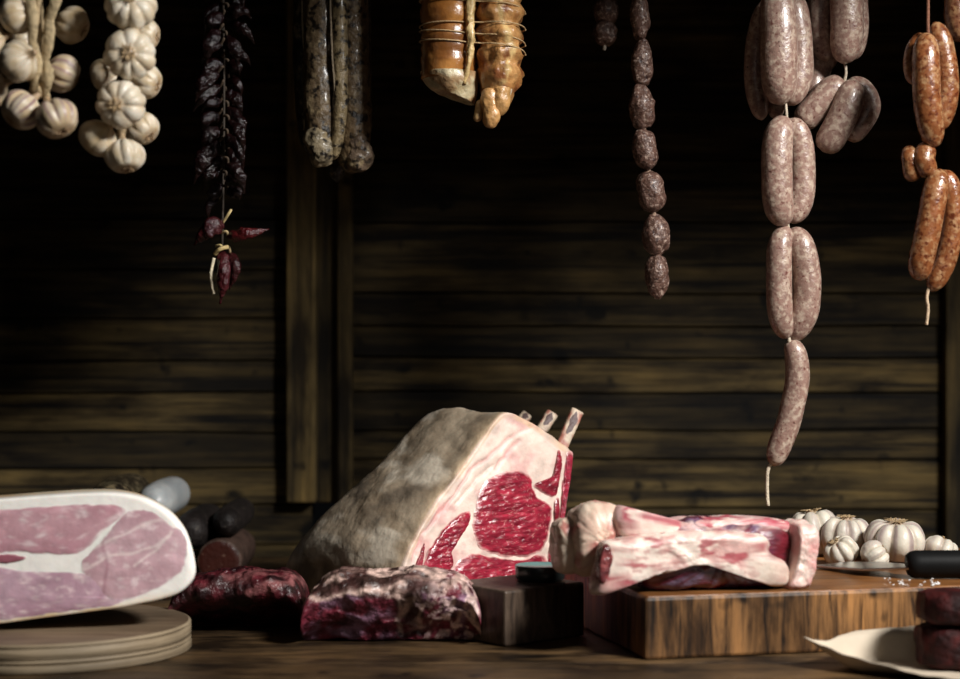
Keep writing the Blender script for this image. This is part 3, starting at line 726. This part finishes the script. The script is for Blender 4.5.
for (x, y, r, dd, dv, sd, wm, cu) in ((131, 6, 26, -.03, (.15, -1, .35), 11, 0, True), (130, 54, 26, -.035, (.12, -1, -.08), 12, 0, True), (121, 104, 25, -.03, (-.08, -1, -.15), 13, 0, True), (97, 139, 20, -.005, (.7, -.2, .7), 14, .35, False), (125, 157, 20, -.01, (-.2, .3, 1), 15, .1, False),
     (143, 129, 18, .035, (-.6, .3, .6), 16, .2, False), (147, 35, 16, .035, (-.9, .2, .2), 17, .2, False), (147, 82, 18, .035, (-.8, .2, .3), 18, .2, False), (102, 75, 16, .05, (.9, .1, .2), 19, .3, False), (100, -20, 18, .04, (.9, .1, .2), 20, .3, False), (133, -44, 25, -.02, (.1, -1, .3), 21, 0, True)):
    bulb('garlic_bulb', P(x, y, gd+dd), r/F*(gd+dd), dv, g2, 9 if cu else 7, sd, .08, cu, sd*.7, warm=wm+.1, deep=.55)
# loose bulbs on the chopping board
GG = 'garlic bulbs on the chopping board'
def onboard(px, d, R, sq=.95): return V((px-480)/F*d, d, BT+.68*R*sq+.0004)
bulb('garlic_bulb', onboard(894, 2.31, .0385, .95), .0385, (.05, -.12, 1), None, 7, 41, .6, True, .4, 'large striped garlic bulb with open stalk, just behind the cleaver handle', GG, sq=.86, warm=-.45)
bulb('garlic_bulb', onboard(846, 2.365, .033, 1.05), .033, (0, -.05, 1), None, 7, 42, .55, True, 1., 'striped garlic bulb behind the blade, left of the largest bulb', GG, sq=1.04, warm=-.4)
bulb('garlic_bulb', onboard(814, 2.39, .033, 1.1), .033, (-.1, .1, 1), None, 7, 43, .3, True, 2., 'white garlic bulb peeping over the right end of the short ribs', GG, sq=1.2, warm=-.4)
bulb('garlic_bulb', onboard(841, 2.285, .0225), .0225, (-.5, -.2, .8), None, 7, 44, .2, True, 2., 'small garlic bulb lying between the short ribs and the cleaver blade', GG, warm=-.35)
bulb('garlic_bulb', onboard(874, 2.26, .0195), .0195, (.9, .1, .5), None, 6, 45, .3, True, 1., 'small garlic bulb in front of the largest bulb, at the blade', GG, warm=-.35)
bulb('garlic_bulb', onboard(939, 2.30, .0215), .0215, (.4, .2, .8), None, 7, 46, .3, True, 1., 'small garlic bulb half hidden behind the black handle', GG, warm=-.35)

# ------------------------------------------------------------------ cleaver, salt, paper, dark meat
cl = thing('cleaver', 'cleaver with black handle and grey blade lying on the board', 'cleaver', V((900-480)/F*2.19, 2.19, BT))
bz = BT+.0045
def bp(px, d, z): return V((px-480)/F*d, d, z)
q = [(818, 2.262), (862, 2.178), (880, 2.180), (915, 2.186), (918, 2.212), (880, 2.225), (845, 2.262)]
q = [(815, 2.245), (861, 2.172), (912, 2.142), (915, 2.165), (880, 2.225), (846, 2.254)]
lo = [bp(a, d, BT+.0012+(a-815)/97*.010) for a, d in q]; hi = [v+V(0, 0, .003) for v in lo]; n = len(q)
o = fixn(mesh('blade', lo+hi, [tuple(range(n))[::-1], tuple(range(n, 2*n))]+[(k, (k+1) % n, n+(k+1) % n, n+k) for k in range(n)], 'steel', cl, (.55, .55, .54), False)); bevel(o, .0008)
pts = [bp(907, 2.150, BT+.0160), bp(914, 2.150, BT+.0165), bp(940, 2.150, BT+.0167), bp(990, 2.152, BT+.0167), bp(1025, 2.155, BT+.0165)]
tube('handle', pts, .0162, 'black', cl, (.006, .006, .006), 20, 30, lambda t: min(1, .72+t*6)*(1-.3*sm(.93, 1, t)))
vs, fs = [], []; rnd = random.Random(3)
for i in range(34):
    d = rnd.uniform(2.075, 2.155); x = rnd.choice([902, 912, 921, 934, 931, 890]) + rnd.gauss(0, 5); s = rnd.uniform(.0004, .0012)*(2.0 if i < 4 else 1)
    if i < 3: x = 933+i*2.5; d = 2.085+i*.006
    c = bp(x, d, BT+s*.6); b = len(vs)
    pt = [V(rnd.uniform(-1, 1), rnd.uniform(-1, 1), rnd.uniform(-.6, .9)) for _ in range(8)]
    for ii, (a_, b_, c_) in enumerate(((1, 0, 0), (-1, 0, 0), (0, 1, 0), (0, -1, 0), (0, 0, 1), (0, 0, -.6))): vs.append(c+(V(a_, b_, c_)+pt[ii]*.3)*s*1.4)
    fs += [tuple(b+z for z in f) for f in ((0, 2, 4), (2, 1, 4), (1, 3, 4), (3, 0, 4), (2, 0, 5), (1, 2, 5), (3, 1, 5), (0, 3, 5))]
vs = [V(v.x, v.y, max(v.z, BT+.0002)) for v in vs]
o = fixn(mesh('coarse_salt', vs, fs, 'salt', None, (.85, .84, .82), False)); tag(o, 'scattered coarse salt crystals on the board before the handle', 'salt'); o['kind'] = 'stuff'
# paper: a sheet lying on the table, its left corner and edges curling up
def paperpt(u, v):
    a = P(804, 637.5, 1.955)
    back = catmull([a, P(825, 641, 1.972), P(850, 632, 1.995), P(890, 628.5, 2.010), P(923, 627, 2.016), P(965, 633, 2.02), P(1010, 640, 2.0)], 40)
    front = catmull([a, P(822, 645.5, 1.938), P(850, 656, 1.915), P(885, 666, 1.892), P(925, 676, 1.865), P(965, 681, 1.85), P(1010, 690, 1.84)], 40)
    i = min(39, int(u*39+.5)); w = front[i].lerp(back[i], v)
    sag = min(1, 1.7*sin(pi*v))*sm(0, .35, u)
    z = w.z*(1-sag)+(T+.0012)*sag
    z += .0016*nz((w.x, w.y, 0), 60, 2)
    return V(w.x, w.y, max(z, T+.0008))
nu, nv = 40, 22; vs = [paperpt(i/(nu-1), j/(nv-1)) for i in range(nu) for j in range(nv)]
fs = [(i*nv+j, (i+1)*nv+j, (i+1)*nv+j+1, i*nv+j+1) for i in range(nu-1) for j in range(nv-1)]
o = mesh('butcher_paper', vs, fs, 'paper', None, (.56, .47, .36)); so = o.modifiers.new('thick', 'SOLIDIFY'); so.thickness = .0006; so.offset = 1
tag(o, 'curled cream butcher paper on the table before the chopping board', 'paper')
def meatslab(label, x0, x1, d0, dep, z0, z1, seed):
    a = bp(x0, d0, z0); b = bp(x1, d0, z0); secs = []
    for i in range(24):
        u = i/23; e = max(.3, (1-abs(2*u-1)**5))**.5
        x = a.x+(b.x-a.x)*u; h = (z1-z0)
        ct = [(d0+.004, z0), (d0-.002, z0+h*.35), (d0, z0+h*.75), (d0+.010, z0+h), (d0+dep*.5, z0+h*.98), (d0+dep*.9, z0+h*.9), (d0+dep, z0+h*.4), (d0+dep*.9, z0), (d0+dep*.5, z0)]
        m_ = (d0+dep/2, z0+h/2)
        secs.append(catmull([(x, m_[0]+(p-m_[0])*e, m_[1]+(q_-m_[1])*(.7+.3*e)) for p, q_ in ct], 48, True))
    zc = z0+.0002
    def dsp(v, i):
        k = .003*fr(v, 60, seed, 3); return V(v.x+k*.6, v.y-k, min(z1+.002, max(zc, v.z+k*.5)))
    o = loft('dark_meat', secs, 'dryred', None, lambda v, i: mix((.012, .0015, .0015), (.050, .0055, .005), .5+fr(v, 70, seed)), (6, 6), dsp)
    tag(o, label, 'beef', 'dark red meat on the paper')
meatslab('dark red meat piece lying on the paper, beneath another', 927, 1010, 1.915, .075, T+.0045, T+.048, 3.)
meatslab('dark red meat piece on top, in the lower right corner', 929, 1012, 1.912, .075, T+.0505, T+.083, 8.)

# ------------------------------------------------------------------ sausages and hanging cured meat
def link(pts, r, mat, parent, d=None, col=(1, 1, 1), name='sausage_link', p=5., nib=.10, k=44, n=28, lumpy=.03):
    path = catmull([P(a, b, c) for a, b, c in pts], k); dd = pts[0][2]; R = r/F*dd
    rad = []
    for i in range(k):
        t = i/(k-1); e = max(0, 1-abs(2*t-1)**p)**.5
        rad.append(R*max(nib, e))
    sd = pts[0][0]*.37
    vs, fs = tube_data(path, rad, n, 1., lambda v, t, a, c: c+(v-c)*(1+lumpy*nz(v, 45, sd)+lumpy*.5*nz(v, 140, sd)))
    return mesh(name, vs, fs, mat, parent, col)
def cz(v): return V(v.x, v.y, min(v.z, BZ+.002))
def cord(pts, r, parent, col=(.5, .42, .32)): return tube('twine', [cz(P(*p)) for p in pts], r/F*pts[0][2], 'twine', parent, col, 7, 20, rough=.25)
WC = (.27, .165, .13)
wd = 2.28
ws = thing('sausage_string', 'longest string of pale speckled sausages, ending in one single link', 'sausages', P(785, -150, wd), 'pale sausages hanging from the ceiling')
cord([(786, -330, wd), (785, -150, wd), (785, -4, wd)], 1.6, ws)
L1 = lambda pts, r, **k: link([(a, b, wd+c) for a, b, c in pts], r, 'wsausage', ws, col=WC, **k)
L1([(776, -14, -.012), (779, 30, -.018), (779, 75, -.018), (781, 105, -.008)], 18.5)
L1([(792, -8, .012), (797, 35, .012), (798, 75, .010), (788, 105, .005)], 15)
L1([(766, 0, .03), (757, 40, .04), (755, 80, .04), (762, 120, .03)], 11)
L1([(783, 40, .045), (777, 80, .045), (776, 119, .04)], 10)
cord([(785, 100, wd-.004), (786.5, 112, wd-.006), (787, 124, wd-.004)], 1.5, ws)
L1([(787, 119, -.003), (778, 138, -.014), (777, 180, -.016), (779, 208, -.013), (787, 224, -.003)], 15.5)
L1([(789, 119, .003), (799, 138, .008), (802, 175, .010), (799, 205, .008), (789, 222, .003)], 13.5)
cord([(787, 220, wd-.004), (788, 226, wd-.006), (789, 233, wd-.004)], 1.6, ws)
L1([(788, 227, -.002), (780, 245, -.010), (779, 285, -.012), (781, 318, -.010), (788, 338, -.002)], 12.8)
L1([(790, 229, .004), (801, 245, -.002), (807, 280, -.002), (804, 315, -.002), (791, 340, .002)], 14)
cord([(789, 336, wd-.003), (789, 340, wd-.005), (790, 346, wd-.003)], 2, ws)
L1([(789, 339, 0), (796, 356, 0), (797, 382, 0), (789, 420, 0), (779, 448, 0), (773, 466, 0)], 12.2, p=7.)
cord([(773, 461, wd), (768, 470, wd), (767, 488, wd+.001), (768, 506, wd)], 1.9, ws, (.62, .52, .38))
w2 = thing('sausage_string', 'short bunch of pale speckled sausages right of the longest string', 'sausages', P(845, -150, wd+.03), 'pale sausages hanging from the ceiling')
wd2 = wd+.03
cord([(842, -330, wd2), (843, -150, wd2), (843, -30, wd2)], 1.6, w2)
L2 = lambda pts, r, **k: link([(a, b, wd2+c) for a, b, c in pts], r, 'wsausage', w2, col=WC, **k)
L2([(838, -45, -.015), (845, -20, -.018), (847, 25, -.018), (844, 64, -.012)], 16.5)
L2([(850, -40, .005), (855, -10, .006), (857, 30, .006), (852, 60, .004)], 11.5)
L2([(832, -40, .015), (823, -10, .012), (820, 25, .012), (827, 62, .015)], 13)
cord([(844, 60, wd2-.006), (846, 72, wd2-.006), (844, 84, wd2-.006)], 1.5, w2)
L2([(836, 56, .02), (822, 62, .03), (814, 84, .02), (813, 100, .015)], 13)
L2([(845, 83, -.004), (830, 92, -.004), (815, 108, -.002), (799, 125, 0)], 14.5, p=6)
L2([(845, 84, -.010), (850, 96, -.018), (840, 122, -.020), (823, 152, -.016)], 15, p=6)
L2([(846, 84, .004), (862, 90, .004), (869, 108, .004), (858, 128, .004), (848, 140, .004)], 11.5, p=6)

od = 2.2
os_ = thing('sausage_string', 'string of orange brown sausages hanging at the far right', 'sausages', P(928, -150, od), 'orange sausages hanging from the ceiling')
OC = (.22, .075, .026)
L3 = lambda pts, r, **k: link([(a, b, od+c) for a, b, c in pts], r, 'osausage', os_, col=OC, **k)
cord([(929, -330, od), (928, -100, od), (928, 40, od)], 1.8, os_, (.22, .09, .05))
L3([(926, 33, -.006), (926, 60, -.014), (927, 100, -.014), (932, 132, -.010), (933, 148, -.004)], 14)
L3([(934, 22, .008), (942, 45, .008), (947, 85, .008), (942, 118, .008), (936, 130, .006)], 12)
L3([(924, 34, .02), (915, 48, .02), (912, 65, .022), (916, 85, .02)], 9)
L3([(909, 146, .008), (911, 162, .002), (913, 182, .004)], 9.5, p=4)
L3([(928, 144, .002), (924, 160, -.006), (931, 176, -.002)], 11, p=4)
L3([(941, 170, -.006), (935, 192, -.014), (927, 235, -.016), (921, 262, -.014), (920, 281, -.008)], 13, p=7)
L3([(943, 170, .002), (951, 190, .002), (953, 222, .002), (945, 262, .002), (930, 291, .002)], 11, p=7)
cord([(930, 286, od), (927, 296, od), (928, 310, od), (926.5, 325, od)], 1.7, os_, (.55, .40, .26))
o4 = thing('sausage_string', 'orange brown sausage cut off by the upper right corner', 'sausages', P(962, -150, od+.05), 'orange sausages hanging from the ceiling')
cord([(962, -330, od+.05), (962, -30, od+.05)], 1.6, o4, (.22, .09, .05))
link([(961, -36, od+.05), (958, -10, od+.05), (957, 15, od+.05), (962, 42, od+.05)], 13, 'osausage', o4, col=(.24, .10, .05))

# small dry sausages
def drychain(label, pts, d, cordtop):
    t = thing('dry_sausage_string', label, 'sausages', P(cordtop, -150, d), 'small dry sausages hanging from the ceiling')
    cord([(cordtop, -330, d), (cordtop, -100, d), (pts[0][0], pts[0][1]-pts[0][3]*.6, d)], 1.5, t, (.2, .15, .1))
    for i, (x, y, w, h) in enumerate(pts):
        R = w/F*d*1.04; H = h/F*d*1.14; vs, fs, cs = [], [], []; n, m = 30, 22; c = P(x, y, d)
        dx = (pts[i+1][0]-x)*.5 if i+1 < len(pts) else 0
        for a in range(m):
            ph = -pi/2+pi*a/(m-1); rr = max(.16, cos(ph)**1.05)
            for k in range(n):
                q = V(cos(2*pi*k/n)*rr*R, sin(2*pi*k/n)*rr*R, sin(ph)*H)
                q *= 1+.16*fr(q, 75, i*3.+d, 3); q.x -= dx/F*d*sin(ph)*.9
                vs.append(c+q)
        for a in range(m-1):
            for k in range(n): fs.append((a*n+k, a*n+(k+1) % n, (a+1)*n+(k+1) % n, (a+1)*n+k))
        fs.append(tuple(range(n))[::-1]); fs.append(tuple(range((m-1)*n, m*n)))
        mesh('sausage_link', vs, fs, 'drysaus', t, (.105, .055, .040))
        if i+1 < len(pts):
            x2, y2, w2_, h2 = pts[i+1]; cord([(x+dx*.8, y+h*.8, d), ((x+x2)/2, (y+h+y2-h2)/2, d), (x2-dx*.8, y2-h2*.8, d)], 2.6, t, (.25, .16, .11))
    x, y, w, h = pts[-1]; cord([(x, y+h*.9, d), (x-1, y+h+5, d)], 1.8, t, (.45, .38, .3))
drychain('long string of small round dry sausages left of the pale sausages', [(636, -80, 10, 23), (637, -32, 9.5, 22), (640, 16, 9.5, 22), (642, 64, 10.5, 21), (642, 107, 12.5, 20), (645, 149, 12.5, 19), (651, 191, 14, 18.5), (656, 235, 13.5, 18), (657, 275, 12, 19)], 2.36, 635)
drychain('short string of small dry sausages ending at the top edge, beside the long one', [(604, -62, 11, 18), (606, -24, 12, 18), (606, 9, 12, 17), (605, 33, 11.5, 12)], 2.46, 604)

# bundle of black cured sausages
cd = 2.4
cb = thing('cured_sausage_bundle', 'bundle of long blackened cured sausages hanging left of the smoked ham', 'sausages', P(333, -150, cd))
cord([(334, -330, cd), (334, -160, cd)], 3, cb, (.12, .09, .06))
for (pts, r, c, p) in (([(327, -190, 0), (323, -60, -.005), (320, 60, -.010), (321, 130, -.012), (322, 166, -.008)], 17, (.11, .075, .042), 14.),
                       ([(338, -190, 0), (338, -60, -.025), (340, 60, -.027), (340, 120, -.026), (334, 160, -.022)], 8, (.20, .15, .08), 10.),
                       ([(345, -190, 0), (349, -60, -.004), (352, 60, -.008), (354, 130, -.010), (351, 174, -.008)], 17.5, (.12, .078, .04), 16.),
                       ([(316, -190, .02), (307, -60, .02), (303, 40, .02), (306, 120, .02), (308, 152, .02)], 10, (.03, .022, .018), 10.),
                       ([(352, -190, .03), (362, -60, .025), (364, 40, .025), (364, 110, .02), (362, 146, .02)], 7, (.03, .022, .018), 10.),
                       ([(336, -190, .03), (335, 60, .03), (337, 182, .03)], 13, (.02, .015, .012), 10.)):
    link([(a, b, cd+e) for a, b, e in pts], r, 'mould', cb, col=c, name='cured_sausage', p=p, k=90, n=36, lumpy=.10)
# pale knobbly ends where the casing is tied
link([(313, 128, cd-.018), (319, 146, cd-.024), (322, 166, cd-.012)], 13, 'mould', cb, col=(.20, .16, .10), name='tied_end', p=4., lumpy=.3)
link([(352, 136, cd-.022), (360, 152, cd-.020), (353, 170, cd-.012)], 12.5, 'mould', cb, col=(.13, .09, .06), name='tied_end', p=4., lumpy=.3)
cord([(306, -190, cd-.01), (302, 0, cd-.01), (306, 80, cd-.012), (304, 130, cd-.012)], .9, cb, (.35, .28, .18))
cord([(327, -190, cd-.02), (331, 30, cd-.033), (335, 90, cd-.033), (337, 150, cd-.028)], 1.2, cb, (.22, .17, .11))

# smoked ham tied with string
sd_ = 2.3
sh = thing('smoked_ham', 'golden brown smoked ham tied with strings hanging at top centre', 'ham', P(472, -150, sd_))
cord([(472, -330, sd_), (472, -150, sd_)], 3, sh)
SEAM = 1.55*pi
def half(name, x0, x1, ytop, ybot, mat, colf, dsp, rd, n=64, capd=0, yoff=0., bottom=None):
    secs = []; m = 70
    for i in range(m):
        t = i/(m-1); yy = ytop+(ybot-ytop)*t
        e = min(1, (t/.12)**.5 if t < .12 else 1); 
        if bottom: e *= bottom(t)
        c = P((x0(yy)+x1(yy))/2, yy, sd_+yoff); rx = (x1(yy)-x0(yy))/2/F*sd_
        secs.append([V(c.x+rx*e*cos(2*pi*k/n), c.y+rd*e*sin(2*pi*k/n), c.z) for k in range(n)])
    return loft(name, secs, mat, sh, colf, (6, 12), dsp, dome=(0, capd))
STR = [5, 27, 33, 45, 55, -25, -60]
def yof(v): return 339.5+(HC-v.z)*F/sd_
def rindc(v, i):
    f = fr((v.x, v.y, v.z*.5), 30, 3); c = mix((.30, .115, .026), (.45, .20, .055), .5+f)
    return mix(c, (.20, .075, .02), sm(.1, .5, fr(v, 25, 20)))
def rindd(v, i):
    y = yof(v); k = -.0022*sum(math.exp(-((y-s)/3.5)**2) for s in STR); c = P(449, y, sd_)
    o = V(v.x-c.x, v.y-c.y, 0); o = o.normalized() if o.length > 1e-6 else o
    return v+o*(k+.0012*nz(v, 40, 2))
half('rind', lambda y: 420-.01*y, lambda y: 479-.03*max(0, y), -150, 80, 'smoke', rindc, rindd, .042, bottom=lambda t: 1-.06*sm(.9, 1, t))
# lumpy meat side, pinched between the strings
def meatc(v, i):
    f = fr(v, 45, 8); c = mix((.34, .15, .045), (.52, .28, .105), .5+f)
    x, y = pxy(v)
    c = mix(c, (.66, .46, .20), .9*(1-sm(1., 4.5, segd(x+4*nz(v, 60), y, [(507, -60), (500, 0), (505, 30), (512, 45), (508, 70), (500, 95)]))))
    return mix(c, (.22, .075, .025), sm(.15, .45, fr(v, 50, 33)))
def meatd(v, i):
    y = yof(v); c = P(496, y, sd_-.005); o = V(v.x-c.x, v.y-c.y, 0); o = o.normalized() if o.length > 1e-6 else o
    k = -.0055*sum(math.exp(-((y-s)/4.5)**2) for s in (5, 27, 47, 66, -25, -60))+.0060*fr(v, 40, 4, 3)+.0025*nz(v, 110)
    return v+o*k
half('lean_side', lambda y: 474+.02*y, lambda y: 524-.10*max(0, y-55), -150, 104, 'smokemeat', meatc, meatd, .040, yoff=-.004, bottom=lambda t: 1-.45*sm(.86, 1, t)**1.5)
tube('fat_seam', [P(474, -150, sd_-.034), P(472, -40, sd_-.037), P(470, 20, sd_-.037), P(471, 45, sd_-.037), P(468, 66, sd_-.036), P(464, 84, sd_-.033)], .0062, 'smokemeat', sh, (.62, .43, .19), 14, 60, lambda t: 1-.6*t**4, rough=.75)
# pale cut edge under the rind
def edgec(v, i): return mix(mix((.40, .31, .17), (.52, .44, .28), .5+fr(v, 60)), (.26, .12, .04), .7*sm(.1, .4, fr(v, 40, 5)))
secs = []
for i in range(22):
    t = i/21; yy = 73+24*t; n = 64
    c = P(449, yy, sd_); s = 1.0-.24*t**2.2
    secs.append([V(c.x+.0355*s*cos(2*pi*k/n)+.004*t, c.y+.0412*s*sin(2*pi*k/n), c.z-(.010*cos(2*pi*k/n)*t)) for k in range(n)])
loft('cut_fat_edge', secs, 'smokemeat', sh, edgec, (4, 10), lambda v, i: v+V(0, -.002*nz(v, 60), .001*nz(v, 90)), dome=(0, -.012))
link([(489, 88, sd_-.022), (490, 104, sd_-.026), (491, 118, sd_-.026), (489, 128, sd_-.022)], 9, 'smokemeat', sh, col=(.50, .27, .10), name='meat_flap', p=5, lumpy=.25)
link([(500, 80, sd_-.022), (501, 98, sd_-.024), (497, 116, sd_-.020)], 9, 'smokemeat', sh, col=(.46, .25, .09), name='meat_flap', p=5, lumpy=.25)
link([(481, 100, sd_-.012), (479, 113, sd_-.016), (476, 121, sd_-.02)], 5, 'smokemeat', sh, col=(.50, .31, .13), name='meat_flap', p=4, lumpy=.2)
link([(507, 72, sd_-.022), (506, 88, sd_-.022), (501, 102, sd_-.018)], 7, 'smokemeat', sh, col=(.62, .48, .33), name='meat_flap', p=4, lumpy=.2)
for (ya, yb, yc) in ((2, 6, 14), (28, 27, 30), (32, 38, 46), (42, 47, 55), (-30, -25, -20)):
    def dep(X):
        e = lambda c, r, dd, o: o+dd*sqrt(max(0, 1-((X-c)/r)**2)) if abs(X-c) < r else 0
        return max(e(449.5, 30, .0425, 0), e(499, 25.8, .0415, .003), .036 if 458 < X < 486 else 0)
    pts = []
    for k in range(31):
        X = 419.5+106*(.5-.5*cos(pi*k/30)); yy = ya+(yc-ya)*k/30+(yb-(ya+yc)/2)*sin(pi*k/30)
        c = P(X, yy, sd_); pts.append(V(c.x, sd_-dep(X), c.z))
    for k in range(1, 15):
        X = 525-105*k/15; c = P(X, yc+(ya-yc)*k/15, sd_); pts.append(V(c.x, sd_+max(.008, dep(X)), c.z))
    pts.append(pts[0])
    path = catmull(pts, 110); vs, fs = tube_data(path, [.0009]*110, 6)
    mesh('string', vs, fs, 'twine', sh, (.50, .34, .17))

# string of dried chillies
hd = 2.3
hs = thing('chilli_string', 'string of glossy dark dried chillies hanging left of the plank post', 'chillies', P(222, -150, hd))
cord([(222, -330, hd), (222, -100, hd), (224, 100, hd), (222, 250, hd)], 1.3, hs, (.03, .02, .012))
rnd = random.Random(5)
def chilli(top, mid, tip, r, d, stemto, col=(.007, .0018, .0018), stem=(.30, .22, .11)):
    path = catmull([P(top[0], top[1], d), P(mid[0], mid[1], d-.012), P(tip[0], tip[1], d-.004)], 30); R = r/F*d; sd = rnd.uniform(0, 50)
    rad = [R*(.55+.45*sm(0, .2, t/29))*(1-.85*sm(.45, 1, t/29)) for t in range(30)]
    vs, fs = tube_data(path, rad, 22, .7, lambda v, t, a, c: c+(v-c)*(1+.42*fr(v, 85, sd, 3)))
    o = mesh('chilli', vs, fs, 'chilli', hs, col)
    tube('stem', [P(top[0], top[1], d), P((top[0]+stemto[0])/2+2, (top[1]+stemto[1])/2-3, d-.004), P(stemto[0], stemto[1], d)], 1.5/F*d, 'dry', o, stem, 7, 12)
for i in range(38):
    y = -60+i*7.0; side = (-1)**i; w = rnd.uniform(10, 27)*(.8 if y > 150 else 1)
    x = 223+side*rnd.uniform(1, 6)
    tx = x+side*w; ty = y+rnd.uniform(8, 42)
    chilli((x, y), ((x+tx)/2+side*4, (y+ty)/2-3), (tx, ty), rnd.uniform(4.5, 7.5), hd+rnd.uniform(-.03, .03), (223, y-6), stem=(.05, .03, .015))
chilli((222, 224), (208, 230), (194, 245), 8.5, hd-.03, (231, 210), (.035, .005, .006), (.42, .32, .14))
chilli((228, 236), (247, 234), (269, 229), 6.5, hd-.03, (221, 233), (.055, .005, .006))
chilli((222, 251), (224, 275), (220, 304), 7., hd-.03, (216, 246), (.045, .006, .008), (.42, .32, .14))
chilli((230, 254), (236, 268), (229, 290), 5.5, hd-.025, (224, 246), (.03, .005, .006))
tube('stem', [P(214, 258, hd-.035), P(211, 275, hd-.036), P(214, 294, hd-.035)], 1.8/F*hd, 'dry', hs, (.55, .47, .33), 7, 14)
tube('stem', [P(215, 254, hd-.035), P(220, 249, hd-.04), P(228, 247, hd-.035)], 2.2/F*hd, 'dry', hs, (.45, .33, .14), 7, 14)

# ------------------------------------------------------------------ light and camera
def area(name, loc, tgt, size, power, spread, col=(1, 1, 1), sy=None):
    l = bpy.data.lights.new(name, 'AREA'); l.shape = 'RECTANGLE'; l.size = size; l.size_y = sy or size; l.energy = power; l.color = col
    l.spread = math.radians(spread)
    o = bpy.data.objects.new(name, l); COL.objects.link(o); o.location = loc
    o.rotation_euler = (V(*tgt)-V(*loc)).to_track_quat('-Z', 'Y').to_euler(); return o
area('window_light', (1.45, .85, 2.295), (-.16, 2.2, T+.12), .55, 20.5, 84, (1, .978, .945), .30)
area('sky_fill', (.2, .2, T+1.3), (0, 2.3, T), .8, .30, 100, (1, .96, .92))
w = bpy.data.worlds.new('world'); S.world = w; w.use_nodes = True
w.node_tree.nodes['Background'].inputs[0].default_value = (.8, .9, 1, 1); w.node_tree.nodes['Background'].inputs[1].default_value = .002
cam = bpy.data.cameras.new('camera'); co = bpy.data.objects.new('camera', cam); COL.objects.link(co)
co.location = (0, 0, HC); co.rotation_euler = (pi/2, 0, 0); cam.lens = 70; cam.sensor_width = 36
cam.clip_start = .05; cam.dof.use_dof = True; cam.dof.focus_distance = 2.30; cam.dof.aperture_fstop = 3.2
S.camera = co
vs_ = S.view_settings; vs_.view_transform = 'Standard'; vs_.look = 'None'; vs_.gamma = 1; vs_.use_curve_mapping = False; vs_.exposure = 0
